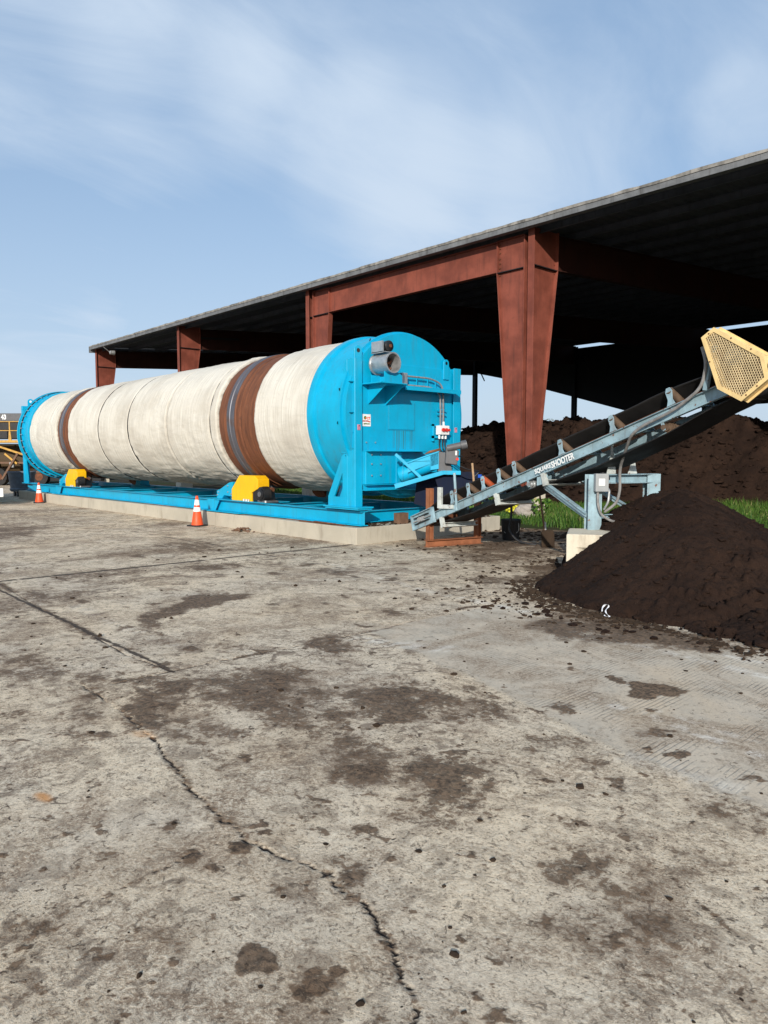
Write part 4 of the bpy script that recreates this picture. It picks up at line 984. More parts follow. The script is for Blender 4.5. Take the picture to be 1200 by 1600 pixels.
# sticker with a small round emblem and lines of lettering; the two pink tags
s = MB(); s.box(-10.2695, -10.262, 8.80, 9.01, 2.15, 2.37); stk = s.build('sticker', 'white', mach)
M['green'] = paint('sticker_green', (.10, .22, .04), amt=.05); M['pink'] = paint('faded_red_tag', (.62, .24, .32), amt=.2)
s = MB(); s.tube([(-10.2615, 8.875, 2.305), (-10.2600, 8.875, 2.305)], .032, 18); s.build('round_emblem', 'green', stk)
s = MB(); s.tube([(-10.2598, 8.882, 2.297), (-10.2590, 8.882, 2.297)], .015, 14); s.build('emblem_centre', 'orange', stk)
def plate_text(body, y, z, size, matn, par, x=-10.262, name='lettering', th=.0015, off=0.004):
    vs, fs = text_verts(body, size, th, off); s = MB(); s.add([(x+v[2], y+v[0], z+v[1]) for v in vs], fs); return s.build(name, matn, par)
plate_text('CT', 8.915, 2.277, .062, 'orange', stk)
plate_text('composting', 8.815, 2.238, .030, 'redbtn', stk); plate_text('tech', 8.955, 2.228, .024, 'orange', stk); plate_text('systems.com', 8.84, 2.188, .028, 'green', stk)
for y, z in ((8.685, 2.13), (11.29, 2.14)):
    s = MB(); s.box(-10.221, -10.214, y-.035, y+.035, z-.055, z+.045); tg = s.build('warning_tag', 'pink', mach, bevel=.002, seg=1)
    s = MB(); s.prism([(-10.213, y-.012, z+.012), (-10.213, y+.022, z+.012), (-10.213, y+.005, z+.04)], (.001, 0, 0)); s.build('tag_symbol', 'black', tg)
# shackle marks and chain print on the round plate
s = MB(); s.lathe([(0, .035), (.004, .055), (.008, .055), (.009, .035)], (-10.30, 9.93, 3.08), n=20); s.lathe([(0, .02), (.004, .035), (.008, .035), (.009, .02)], (-10.30, 9.90, 3.19), n=16); s.build('chain_ring', 'bluedark', hs)
# --- axial fan on its cradle
fb = MB()
fb.lathe([(0, .155), (0, .188), (.02, .188), (.02, .170), (.44, .170), (.44, .186), (.46, .186), (.46, .162), (.10, .158)], (-10.18, 9.08, 3.27), n=36)
fan = fb.build('fan', 'galv', mach, smooth=True, angle=30)
s = MB(); s.tube([(-10.08, 9.08, 3.27), (-9.94, 9.08, 3.27)], .05, 14)
for k in range(6):
    a = math.pi*2*k/6; c, sn = math.cos(a), math.sin(a); c2, s2 = math.cos(a+.5), math.sin(a+.5)
    s.add([(-9.99, 9.08+.04*c, 3.27+.04*sn), (-9.96, 9.08+.150*c, 3.27+.150*sn), (-9.90, 9.08+.150*c2, 3.27+.150*s2), (-9.93, 9.08+.04*c2, 3.27+.04*s2)], [(0, 1, 2, 3)])
s.build('fan_blades', 'shell', fan); s = MB(); s.tube([(-10.12, 9.08, 3.27), (-10.11, 9.08, 3.27)], .158, 24); s.build('fan_back', 'hole_dark', fan)
s = MB(); s.box(-10.16, -9.86, 8.94, 8.97, 3.45, 3.66); s.box(-10.16, -9.84, 8.94, 9.20, 3.462, 3.475); s.box(-10.14, -9.90, 8.97, 8.985, 3.47, 3.6); s.build('motor_bracket', 'galv', fan)
s = MB(); s.lathe([(0, 0), (0, .07), (.02, .085), (.16, .085), (.18, .10), (.26, .10), (.28, .075), (.285, 0)], (-10.10, 9.09, 3.575), n=24); mo = s.build('fan_motor', 'black', fan, smooth=True)
s = MB(); s.lathe([(0, 0), (0, .03), (.012, .03), (.012, 0)], (-9.815, 9.09, 3.575), n=14); s.build('motor_cap', 'shell', mo)
s = MB(); s.prism([(-9.80, 8.92, 2.918), (-9.80, 9.36, 2.918), (-9.80, 9.36, 3.06)] + [(-9.80, 9.08+.215*math.cos(a), 3.27+.215*math.sin(a)) for a in [R(-45-i*10) for i in range(0, 10)]] + [(-9.80, 8.92, 3.1)], (.012, 0, 0))
s.prism([(-9.80, 9.13, 2.918), (-9.80, 9.13, 3.05), (-10.2, 9.13, 3.05), (-10.2, 9.13, 2.918)], (0, .01, 0)); s.box(-10.15, -10.138, 8.92, 9.30, 2.918, 3.07); s.build('fan_cradle', 'blue', mach)
# conduit, junction box, switch box
s = MB(); s.box(-10.24, -10.10, 9.66, 9.80, 2.95, 3.17); jb = s.build('junction_box', 'galv', mach, bevel=.006); MB().tube([(-10.2, 9.73, 2.95), (-10.2, 9.73, 2.915)], .03, 10).build('cable_gland', 'black', jb)
def arc(pts, n=6):
    out = [Vector(pts[0])]
    for i in range(1, len(pts)-1):
        a, b, c = Vector(pts[i-1]), Vector(pts[i]), Vector(pts[i+1]); l = min((a-b).length, (c-b).length)*.45
        p0 = b+(a-b).normalized()*l; p1 = b+(c-b).normalized()*l
        for k in range(n+1): t = k/n; out.append(p0*(1-t)**2+b*2*t*(1-t)+p1*t*t)
    return out+[Vector(pts[-1])]
for dz, dy in ((0, 0), (-.17, -.08)):
    s = MB(); s.tube(arc([(-10.17, 9.80, 3.12+dz), (-10.17, 10.50, 3.12+dz), (-10.17, 10.84+dy, 3.02+dz), (-10.17, 10.86+dy, 2.6), (-10.17, 10.86+dy, 2.2)], 7), .018, 8); s.build('conduit', 'hose', mach, smooth=True)
s = MB()
for y in (10.10, 10.40, 10.62): s.box(-10.18, -10.165, y, y+.02, 2.918, 3.16)
for z in (2.52, 2.44): s.box(-10.20, -10.165, 10.70, 10.95, z, z+.018)
s.build('conduit_clip', 'blue', mach)
s = MB(); s.box(-10.26, -10.22, 10.62, 10.98, 1.96, 2.01); s.box(-10.26, -10.22, 10.62, 10.66, 1.9, 2.24); s.box(-10.26, -10.22, 10.62, 10.98, 2.2, 2.24); s.build('switch_bracket', 'blue', mach)
s = MB(); s.box(-10.22, -10.10, 10.70, 10.97, 2.03, 2.21); sb_ = s.build('switch_box', 'white', mach, bevel=.006)
s = MB()
for y in (10.775, 10.865, 10.94): s.tube([(-10.10, y, 2.125), (-10.065, y, 2.125)], .036 if y < 10.9 else .024, 14)
s.build('red_buttons', 'redbtn', sb_)
s = MB()
for y in (10.74, 10.83, 10.92): s.tube([(-10.16, y, 2.03), (-10.16, y, 1.95)], .022, 10)
s.tube([(-10.16, 10.86, 2.21), (-10.16, 10.86, 2.29)], .022, 10); s.build('cable_gland', 'white', sb_)
for y in (10.74, 10.83, 10.90): MB().tube(arc([(-10.16, y, 1.95), (-10.16, y, 1.75), (-10.0, y, 1.62), (-9.7, y+.02, 1.6)]), .013, 7).build('cable', 'black', mach)
# --- inclined discharge auger, set in its own frame
E1 = Vector((.674, .739, 0)); E2 = Vector((.739, -.674, 0)); OO = Vector((-9.77, 9.53, 0))
A = lambda a, z, c=0.0: OO+E1*a+E2*c+Vector((0, 0, z))
s = MB(); s.tube([A(-.14, 1.26, -.14), A(-.10, 1.275, -.12), A(.50, 1.50, -.02)], [.15, .15, .14], 28); s.build('auger_tube', 'blue', mach, smooth=True)
tr = MB(); tr.prism([A(-.02, 1.50, .13), A(.52, 1.68, .13), A(.52, 1.46, .13), A(.37, 1.41, .13), A(.37, 1.50, .13), A(-.02, 1.36, .13)][:4] + [A(.37, 1.52, .13)], -E2*.012)
tr.prism([A(-.04, 1.46, .11), A(.52, 1.68, .11), A(.52, 1.52, .11), A(-.04, 1.30, .11)], -E2*.01); tr.bar(A(-.10, 1.465, .0), A(.53, 1.685, .0), .30, .02); tr.prism([A(.38, 1.35, .13), A(.53, 1.37, .13), A(.53, 1.67, .13), A(.38, 1.615, .13)], -E2*.30)
trough = tr.build('auger_trough', 'blue', mach)
s = MB()
for k in range(2): s.lathe([(0, .15), (0, .175), (.015, .175), (.015, .15)], (0, 0, 0), n=26)
s.v = [tuple(A(-.13+(.10*(i >= len(s.v)//2))+v[0], 1.275+(.035*(i >= len(s.v)//2))+v[2], -.13+v[1])) for i, v in enumerate(s.v)]
s.build('tube_flange', 'bluedark', mach)
s = MB(); s.ibeam(A(-.27, 1.045, .10), A(.61, 1.305, .13), .10, .075, .012, kind='D'); s.ibeam(A(.61, 1.305, .13), A(.93, 1.30, .13), .10, .07, .012, kind='D'); s.ibeam(A(-.27, 1.045, -.2), A(.61, 1.305, -.15), .10, .075, .012, kind='C'); s.build('auger_channel', 'blue', mach)
MB().bar(A(-.26, 1.64, .12), A(.22, 1.20, .14), .05, .05).build('auger_brace', 'blue', mach)
s = MB(); s.prism([A(.52, 1.33, .10), A(.78, 1.33, .10), A(.70, 1.66, .10), A(.52, 1.69, .10)], -E2*.26); s.build('drive_plate', 'darkgrey', mach)
s = MB(); s.prism([A(.64, 1.47, .22), A(.86, 1.44, .22), A(.90, 1.70, .22), A(.66, 1.78, .22)], -E2*.17); gb = s.build('gearbox', 'darkgrey', mach, bevel=.015)
s = MB(); a0, a1 = A(.68, 1.745, .20), A(1.03, 1.82, .26); s.tube([a0, a0.lerp(a1, .7), a0.lerp(a1, .72), a1], [.062, .062, .082, .082], 22); mt = s.build('gear_motor', 'darkgrey', gb, smooth=True)
s = MB(); s.tube([a1, a1+(a1-a0).normalized()*.004], .055, 18); s.build('motor_fan_cover', 'grey', mt)
s = MB(); s.tube([A(.86, 1.55, .225), A(.86, 1.55, .24)], .028, 14); s.build('oil_sight', 'redbtn', gb); MB().tube([A(.84, 1.62, .225), A(.84, 1.70, .235)], .018, 8).build('breather', 'white', gb)
s = MB(); s.prism([A(.26, 1.63, .02), A(.36, 1.70, .03), A(.56, 1.75, .05), A(.58, 1.71, .0), A(.40, 1.66, -.02)], E2*.01); s.build('torn_cover', 'rustorange', mach)
MB().box(-10.32, -10.25, 10.30, 10.36, 1.30, 1.69).build('rib', 'blue', mach)
MB().tube(arc([A(.92, 1.42, .2), A(1.05, 1.36, .2), A(1.3, 1.33, .1), A(1.18, 1.22, .1)]), .012, 6).build('cable', 'black', mach)
# --- far end tower
fp = MB(); fp.box(-29.46, -29.30, 8.58, 8.76, .62, 3.46); fpo = fp.build('post', 'blue', mach, bevel=.004, seg=1)
s = MB(); s.prism([(-29.0, 8.60, .62), (-29.0, 8.60, .80), (-29.28, 8.60, 2.0), (-29.30, 8.60, 2.0), (-29.30, 8.60, .62)], (0, .03, 0)); s.build('brace_plate', 'blue', fpo)
s = MB(); s.box(-29.55, -28.8, 8.54, 8.92, .60, .62); s.build('foot_plate', 'blue', fpo)
s = MB(); s.lathe([(0, 0), (0, 1.66), (.08, 1.66), (.08, 1.5)], (-29.24, YC, ZC), n=120); s.box(-29.30, -29.24, 8.76, 11.22, 1.6, 3.42); s.build('end_housing', 'blue', mach, smooth=True, angle=30)
s = MB(); n = 12; yq, zq, wq = 8.84, 3.62, .2
s.prism([(-29.22, yq-wq/2, 3.1), (-29.22, yq+wq/2, 3.1)] + [(-29.22, yq+wq/2*math.cos(math.pi*k/n), zq+wq/2*math.sin(math.pi*k/n)) for k in range(n+1)], (.03, 0, 0)); lg = s.build('lifting_lug', 'blue', mach)
MB().tube([(-29.188, yq, zq), (-29.184, yq, zq)], .045, 12).build('lug_eye', 'white', lg)
# --- base frame
def ib(a, b, w=.17, h=.27, t=.016, **k): return MB().ibeam(a, b, w, h, t, **k)
for y in (8.735, 11.26):
    ib((-29.5, y, .465), (-10.12, y, .465)).build('frame_rail', 'blue', mach, bevel=.003, seg=1)
for x in (-10.6, -12.4, -13.4, -15.35, -17.6, -20.0, -22.3, -23.9, -25.9, -28.9):
    ib((x, 8.83, .455), (x, 11.16, .455), .15, .22, .012).build('cross_beam', 'blue', mach)
for x0, x1 in ((-17.6, -15.35), (-22.3, -20.0), (-12.4, -10.6)):
    ib((x0, 9.1, .45), (x1, 10.9, .45), .10, .12, .01).build('diagonal_tie', 'blue', mach)
for x in (-15.45, -25.9):
    s = MB(); s.prism([(x-.30, 8.64, .60), (x+.30, 8.64, .60), (x+.10, 8.64, .345), (x-.10, 8.64, .345)], (0, .012, 0)); s.box(x-.35, x+1.3, 8.52, 8.66, .33, .345); s.build('splice_plate', 'blue', mach)
for x in (-11.9, -18.6): MB().box(x-.6, x+1.2, 8.66, 8.80, .31, .329).build('shim', 'rust', mach)
# --- trunnion rollers, guards, drives (near side), rollers (far side)
def trunnion(xc, seed):
    s = MB(); s.lathe([(-.24, 0), (-.24, .28), (-.22, .30), (.24, .30), (.26, .28), (.26, .0)], (xc+.12, 8.98, .86), n=40); rl = s.build('trunnion_roller', 'shell', mach, smooth=True, angle=30)
    MB().tube([(xc-.75, 9.02, .87), (xc+.75, 9.02, .87)], .05, 12).build('roller_shaft', 'rust', rl)
    for dx in (-.62, .52):
        s = MB(); s.prism([(xc+dx-.12, 8.86, .61), (xc+dx-.12, 9.20, .61), (xc+dx-.12, 9.16, .90), (xc+dx-.12, 9.02, .99), (xc+dx-.12, 8.90, .90)], (.2, 0, 0)); s.build('bearing_block', 'blue' if dx < 0 else 'darkgrey', mach, bevel=.01)
    s = MB(); s.box(xc-1.1, xc+1.0, 8.60, 9.30, .60, .615); s.build('drive_base', 'blue', mach)
    # sloping blue cover left of the guard
    s = MB(); s.prism([(xc-1.18, 8.74, .615), (xc-1.18, 8.74, .80), (xc-1.02, 8.74, .84), (xc-.62, 8.74, 1.0), (xc-.46, 8.74, 1.02), (xc-.46, 8.74, .68), (xc-.85, 8.74, .70), (xc-.95, 8.74, .615)], (0, .22, 0)); cv = s.build('bearing_bracket', 'blue', mach, bevel=.008)
    bolts(cv, 'galv', [(xc-1.13, 8.738, .70), (xc-1.08, 8.738, .77), (xc-.66, 8.738, .78), (xc-.66, 8.738, .92), (xc-.52, 8.738, .74)], (0, -1, 0), .018, .02)
    # yellow guard
    out = [(-.41, .61), (-.41, .86), (-.07, 1.18), (.55, 1.18), (.68, 1.10), (.68, .90), (.42, .80), (.42, .61)]
    s = MB(); s.prism([(xc+a, 8.68, z) for a, z in out], (0, .30, 0)); gd = s.build('yellow_guard', 'yellow', mach, bevel=.012)
    # gearbox and round drive cover, black
    s = MB(); s.box(xc+.43, xc+.66, 8.70, 8.98, .615, .88); gx = s.build('drive_gearbox', 'black', mach, bevel=.03, seg=2)
    s = MB(); s.lathe([(0, 0), (0, .10), (.01, .12), (.03, .12), (.035, .155), (.10, .165), (.20, .165)], (xc+.84, 8.62, .79), axis='y', n=34); dm = s.build('drive_motor', 'black', mach, smooth=True, angle=30)
    s = MB(); s.lathe([(0, 0), (0, .055), (.012, .06)], (xc+.84, 8.606, .79), axis='y', n=24); s.build('motor_cap', 'darkgrey', dm)
    s = MB(); s.box(xc+.70, xc+1.06, 8.66, 8.95, .615, .655); s.build('motor_foot', 'darkgrey', dm)
    bolts(gx, 'galv', [(xc+q, 8.66, .615) for q in (.15, .25, .34, 1.02)], (0, 0, 1), .028, .045)
    # far side roller
    s = MB(); s.lathe([(-.24, 0), (-.24, .25), (-.22, .27), (.22, .27), (.24, .25), (.24, .0)], (xc+.1, 10.98, .87), n=32); s.build('trunnion_roller', 'shell', mach, smooth=True, angle=30)
    s = MB(); s.box(xc+.35, xc+.80, 10.75, 11.10, .60, .64); s.prism([(xc+.42, 10.74, .64), (xc+.42, 11.1, .64), (xc+.42, 11.06, .90), (xc+.42, 10.78, .90)], (.32, 0, 0)); fbk = s.build('bearing_block', 'blue', mach, bevel=.01)
trunnion(-14.27, 1); trunnion(-24.93, 2)

# ================================================================== CONVEYOR
T0 = Vector((-9.41, 9.35, .40)); T1 = Vector((-3.44, 8.21, 2.38)); sv = (T1-T0); CL = sv.length; sv.normalize()
wv = Vector((-sv.y, sv.x, 0)).normalized(); hv = sv.cross(wv)
MC = Matrix(((sv.x, wv.x, hv.x, T0.x), (sv.y, wv.y, hv.y, T0.y), (sv.z, wv.z, hv.z, T0.z), (0, 0, 0, 1)))
CW = .70
conv = thing('belt_conveyor', (-6.4, 8.8, 0), 'pale blue inclined belt conveyor with white lettering and a yellow guard at its raised end', 'conveyor')
def cb_(): return MB(MC)
nb = cb_().ibeam((.60, 0, -.03), (CL-.02, 0, -.03), .055, .145, .008, kind='C').build('side_beam', 'conv', conv)
cb_().ibeam((.60, CW, -.03), (CL-.02, CW, -.03), .055, .145, .008, kind='D').build('side_beam', 'conv', conv)
cb_().box(.6, CL-.1, -.03, .03, .044, .049).build('edge_strip', 'rust', nb)
# lettering painted on the side beam
def beam_text(body, s0, h0, size, width, off):
    vs, fs = text_verts(body, size, .0012, off); x0 = min(v[0] for v in vs); x1 = max(v[0] for v in vs); k = width/(x1-x0)
    return [(s0+(v[0]-x0)*k, -.0300-v[2]*1.0, h0+v[1]) for v in vs], fs
lt = cb_()
for args in (('SQUARE', 3.24, -.060, .088, .335, .0022), ('SHOOTER', 3.585, -.078, .125, .445, .0032)):
    vs, fs = beam_text(*args); lt.add(vs, fs)
lt.build('white_lettering', 'white', nb)
# take-up box at the tail
for w0, nm in ((-.035, 'near'), (CW+.03, 'far')):
    t = cb_(); t.box(-.03, .66, w0-.004, w0+.004, -.14, .13); t.box(-.03, .66, w0-.05, w0-.004, .118, .13); t.box(-.03, .66, w0-.05, w0-.004, -.14, -.125); t.box(-.03, -.018, w0-.05, w0-.004, -.125, .118); t.box(.60, .66, w0-.045, w0-.004, -.12, .115)
    tk = t.build('take_up_box', 'conv', conv)
    if w0 < 0:
        s = cb_(); s.box(.06, .50, w0-.052, w0-.005, -.055, -.040); s.box(.06, .50, w0-.052, w0-.005, .050, .065); s.build('slide_rail', 'black', tk)
        s = cb_(); s.tube([(.26, w0-.07, .005), (.26, w0+.02, .005)], .042, 14); s.box(.17, .35, w0-.045, w0-.006, -.035, .045); s.tube([(.02, w0-.03, .005), (.58, w0-.03, .005)], .012, 8); s.build('take_up_bearing', 'grey', tk)
s = cb_(); s.tube([(.26, .02, 0), (.26, CW-.02, 0)], .115, 24); s.build('tail_pulley', 'rust', conv, smooth=True)
s = cb_(); s.tube([(CL-.02, .03, .03), (CL-.02, CW-.03, .03)], .16, 24); s.build('head_pulley', 'rust', conv, smooth=True)
# troughed belt, carrying side, and flat return side
tp = [(.02, .255), (.06, .245), (.20, .125), (.35, .105), (.50, .125), (.66, .25), (.71, .270)]
b = cb_(); n = 60; vs = []; fs = []
for i in range(n+1):
    s_ = .26+(CL-.28)*i/n; tr_ = min(1, i/6, (n-i)/6)
    for w_, h_ in tp:
        vs.append((s_, w_, (.115 if i < n/2 else .19)*(1-tr_)+h_*tr_+.004*math.sin(i*.9+w_*3)*tr_))
m = len(tp)
for i in range(n):
    for k in range(m-1): fs.append((i*m+k, (i+1)*m+k, (i+1)*m+k+1, i*m+k+1))
b.add(vs, fs); belt = b.build('belt', 'belt', conv, smooth=True); so = belt.modifiers.new('solid', 'SOLIDIFY'); so.thickness = .012
b = cb_(); vs = []; fs = []
rs = [(.26, -.12), (.6, -.14), (1.6, -.205), (2.0, -.20), (3.04, -.21), (4.3, -.27), (5.47, -.215), (6.0, -.15), (CL-.02, -.13)]
for s_, h_ in rs:
    for w_ in (.06, CW-.06): vs.append((s_, w_, h_))
for i in range(len(rs)-1): fs.append((2*i, 2*i+2, 2*i+3, 2*i+1))
b.add(vs, fs); rb = b.build('return_belt', 'belt', conv); so = rb.modifiers.new('solid', 'SOLIDIFY'); so.thickness = .012
# head and tail wraps
for sc_, hc, rr_, a0, a1 in ((CL-.02, .03, .168, -90, 90), (.26, 0, .123, 90, 270)):
    b = cb_(); vs = []; fs = []; k = 14
    for i in range(k+1):
        a = R(a0+(a1-a0)*i/k)
        for w_ in (.06, CW-.06): vs.append((sc_+rr_*math.cos(a), w_, hc+rr_*math.sin(a)))
    for i in range(k): fs.append((2*i, 2*i+2, 2*i+3, 2*i+1))
    b.add(vs, fs); q = b.build('belt_wrap', 'belt', conv, smooth=True); so = q.modifiers.new('solid', 'SOLIDIFY'); so.thickness = .012
M['rollerrust'] = paint('brown_idler_roller', (.13, .085, .055), (.05, .03, .02), .6, .6, 9)
M['rollerred'] = paint('scuffed_red_roller', (.42, .085, .03), (.12, .06, .04), .5, .55, 9)
for i, s_ in enumerate((1.20, 1.66, 2.05, 2.45, 2.82, 3.81, 4.75, 5.65)):
    k = cb_()
    for w_, sg in ((0, 1), (CW, -1)):
        k.prism([(s_-.06, w_-.03*sg, .045), (s_+.06, w_-.03*sg, .045), (s_+.03, w_-.02*sg, .12), (s_+.045, w_-.012*sg, .22), (s_+.02, w_-.01*sg, .265), (s_-.03, w_-.01*sg, .265), (s_-.05, w_-.012*sg, .22), (s_-.035, w_-.02*sg, .12)], (0, .012*sg, 0))
        k.box(s_-.06, s_+.06, w_-.03, w_+.03, .045, .055)
        k.box(s_-.03, s_-.02, min(w_, w_+sg*.2), max(w_, w_+sg*.2), .05, .09)
    k.box(s_-.03, s_+.03, .0, CW, .050, .062)
    fr = k.build('idler_frame', 'conv', conv, bevel=.002, seg=1)
    r_ = cb_(); r_.tube([(s_, .005, .235), (s_, .19, .082)], .048, 16); r_.build('idler_roller', 'rollerred' if i == 2 else 'rollerrust', fr, smooth=True)
    r_ = cb_(); r_.tube([(s_, .215, .070), (s_, CW-.215, .070)], .044, 14); r_.build('idler_roller', 'rollerrust', fr, smooth=True)
    r_ = cb_(); r_.tube([(s_, CW-.19, .082), (s_, CW-.005, .235)], .048, 16); r_.build('idler_roller', 'rollerrust', fr, smooth=True)
for s_ in (3.05, 5.47):
    r_ = cb_(); r_.tube([(s_, .02, -.16), (s_, CW-.02, -.16)], .045, 16); r_.tube([(s_, -.03, -.16), (s_, .02, -.16)], .03, 10)
    for w_ in (.06, .10, .14): r_.tube([(s_, w_, -.16), (s_, w_+.015, -.16)], .062, 16)
    q = r_.build('return_roller', 'rollerrust' if s_ > 4 else 'galv', conv, smooth=True)
    cb_().box(s_-.02, s_+.02, -.02, -.012, -.2, -.09).build('roller_hanger', 'conv', q)
# crosswise channels under the frame and the bracket over the tail
for s_ in (.80, 2.30, 3.38):
    c = cb_(); c.ibeam((s_, -.02, -.235), (s_, CW+.02, -.235), .075, .075, .008, kind='C'); c.box(s_-.035, s_+.035, -.035, .02, -.275, -.09); c.build('cross_channel', 'convl', conv)
c = MB(); q0 = MC@Vector((.82, -.02, .06)); q1 = MC@Vector((1.15, -.02, .12))
c.box(q0.x-.04, q0.x+.04, q0.y-.03, q0.y+.03, q0.z, q0.z+.36); c.bar((q0.x, q0.y-.01, q0.z+.03), (q0.x+.34, q0.y-.03, q0.z+.045), .06, .07); c.build('tail_bracket', 'convl', conv, bevel=.004, seg=1)
c = MB(); q2 = MC@Vector((1.30, -.045, -.10)); c.tube([q2, (q2.x-.04, q2.y-.02, q2.z+.62)], .022, 8); c.build('skirt_strut', 'conv', conv)
# U-shaped support standing on the block
LA = Vector((-5.36, 8.64, 0)); LB = Vector((-5.055, 9.62, 0)); dl = (LB-LA).normalized(); pn = Vector((dl.y, -dl.x, 0))
sup = MB()
def leg(P_, z0, z1, cut):
    s = MB(); a, b_ = P_-dl*.0, P_
    e = Vector((.674, .739, 0)); f_ = Vector((.739, -.674, 0))
    for off in (-.085, .085):
        s.prism([P_+f_*off-e*.09+Vector((0, 0, z0)), P_+f_*off+e*.06+Vector((0, 0, z0)), P_+f_*off+e*.09+Vector((0, 0, z0+cut)), P_+f_*off+e*.09+Vector((0, 0, z1)), P_+f_*off-e*.09+Vector((0, 0, z1))], f_*.010)
    s.prism([P_-f_*.085-e*.005+Vector((0, 0, z0)), P_+f_*.085-e*.005+Vector((0, 0, z0)), P_+f_*.085-e*.005+Vector((0, 0, z1)), P_-f_*.085-e*.005+Vector((0, 0, z1))], e*.01)
    return s.build('leg', 'conv', conv)
leg(LA, .62, 1.36, .08); leg(LB, .02, 1.36, .02)
s = MB(); s.ibeam(LA+dl*.05+Vector((0, 0, 1.30)), LB+dl*.05+Vector((0, 0, 1.30)), .16, .125, .012); s.build('cross_member', 'conv', conv)
s = MB(); s.ibeam(LA+Vector((.0, 0, .80)), LA+dl*.3+Vector((0, 0, .80)), .10, .05, .008); s.build('lower_tie', 'conv', conv)
for t_, hh in ((.30, .30), (.66, .20)):
    c0 = LA.lerp(LB, t_)+Vector((0, 0, 1.365)); s = MB(); s.prism([c0-dl*.09, c0+dl*.07, c0+dl*.02+Vector((0, 0, hh)), c0-dl*.01+Vector((0, 0, hh))], pn*.012); s.box(c0.x-.012, c0.x+.012, c0.y-.012, c0.y+.012, c0.z+.02, c0.z+hh+.12); s.build('pivot_bracket', 'convl', conv)
def angle_brace(a, b_):
    s = MB(); s.bar(a, b_, .07, .012); s.bar(Vector(a)+Vector((0, 0, -.03)), Vector(b_)+Vector((0, 0, -.03)), .010, .055); s.build('diagonal_brace', 'conv', conv)
angle_brace((-6.28, 8.80, 1.25), (-5.42, 8.60, .84)); angle_brace((-6.28, 8.84, 1.19), (-5.42, 8.66, .78)); angle_brace((-6.02, 9.42, 1.28), (-5.16, 9.42, .84))
s = MB(); s.prism([(-6.34, 8.74, 1.18), (-6.18, 8.74, 1.22), (-6.16, 8.74, 1.34), (-6.34, 8.74, 1.30)], (0, .012, 0)); s.build('gusset', 'conv', conv)
# electric box and flexible conduits on the near leg
e = Vector((.674, .739, 0)); f_ = Vector((.739, -.674, 0)); c0 = LA + f_*.10 + e*.06
s = MB(); s.prism([c0-e*.085+Vector((0, 0, 1.14)), c0+e*.085+Vector((0, 0, 1.14)), c0+e*.085+Vector((0, 0, 1.375)), c0-e*.085+Vector((0, 0, 1.375))], f_*.10); eb_ = s.build('electric_box', 'grey', conv, bevel=.006)
s = MB(); s.prism([c0-e*.045+f_*.1015+Vector((0, 0, 1.22)), c0+e*.035+f_*.1015+Vector((0, 0, 1.22)), c0+e*.035+f_*.1015+Vector((0, 0, 1.31)), c0-e*.045+f_*.1015+Vector((0, 0, 1.31))], f_*.001); lbx = s.build('paper_label', 'white', eb_)
M['ink'] = paint('faded_ink', (.28, .28, .28), amt=.05)
s = MB()
for q in range(5): z_ = 1.235+q*.014; s.prism([c0-e*.036+f_*.103+Vector((0, 0, z_)), c0+e*(.026-.012*(q % 2))+f_*.103+Vector((0, 0, z_)), c0+e*(.026-.012*(q % 2))+f_*.103+Vector((0, 0, z_+.004)), c0-e*.036+f_*.103+Vector((0, 0, z_+.004))], f_*.0006)
s.build('label_lines', 'ink', lbx)
s = MB(); s.tube([c0+e*.02+f_*.05+Vector((0, 0, 1.375)), c0+e*.02+f_*.05+Vector((0, 0, 1.39))], .035, 12); s.tube([c0+e*.088+f_*.05+Vector((0, 0, 1.31)), c0+e*.11+f_*.05+Vector((0, 0, 1.31))], .018, 10); s.build('box_knob', 'black', eb_)
V = lambda a, c, z: LA+e*a+f_*c+Vector((0, 0, z))
s = MB(); s.tube(arc([V(.02, .15, 1.14), V(.02, .15, .98), V(.06, .15, .84), V(.22, .13, .74), V(.38, .05, .74)]), .017, 8); s.build('flexible_conduit', 'hose', conv, smooth=True)
s = MB(); s.tube(arc([V(.11, .15, 1.14), V(.14, .15, 1.19), V(.17, .15, 1.15), V(.16, .15, 1.0), V(.12, .1, .9)]), .016, 8); s.build('flexible_conduit', 'galv', conv, smooth=True)
pc = lambda s_, w_, h_: MC@Vector((s_, w_, h_))
s = MB(); s.tube(arc([pc(6.24, -.08, .5), pc(6.24, -.08, .30), pc(6.10, -.06, .08), pc(5.7, -.05, -.03), pc(5.2, -.05, -.05), pc(5.02, -.05, -.10), V(.33, .05, 1.45), V(.34, .05, 1.15), V(.30, .05, .98), V(.14, .04, .86)], 8), .019, 8); s.build('power_hose', 'hose', conv, smooth=True)
s = MB(); s.bar(pc(6.12, -.03, .04), pc(6.26, -.03, .34), .05, .05); s.bar(pc(6.26, -.03, .34), pc(6.40, -.10, .44), .04, .04); s.build('guard_bracket', 'conv', conv)
# motor behind the guard at the head
s = MB(); s.tube([pc(6.60, -.16, .22), pc(6.60, .30, .22)], .10, 20); s.build('head_motor', 'darkgrey', conv, smooth=True)
s = MB(); s.tube([pc(6.93, -.12, -.05), pc(7.02, -.1, -.05)], .06, 12); s.build('head_bearing', 'darkgrey', conv)
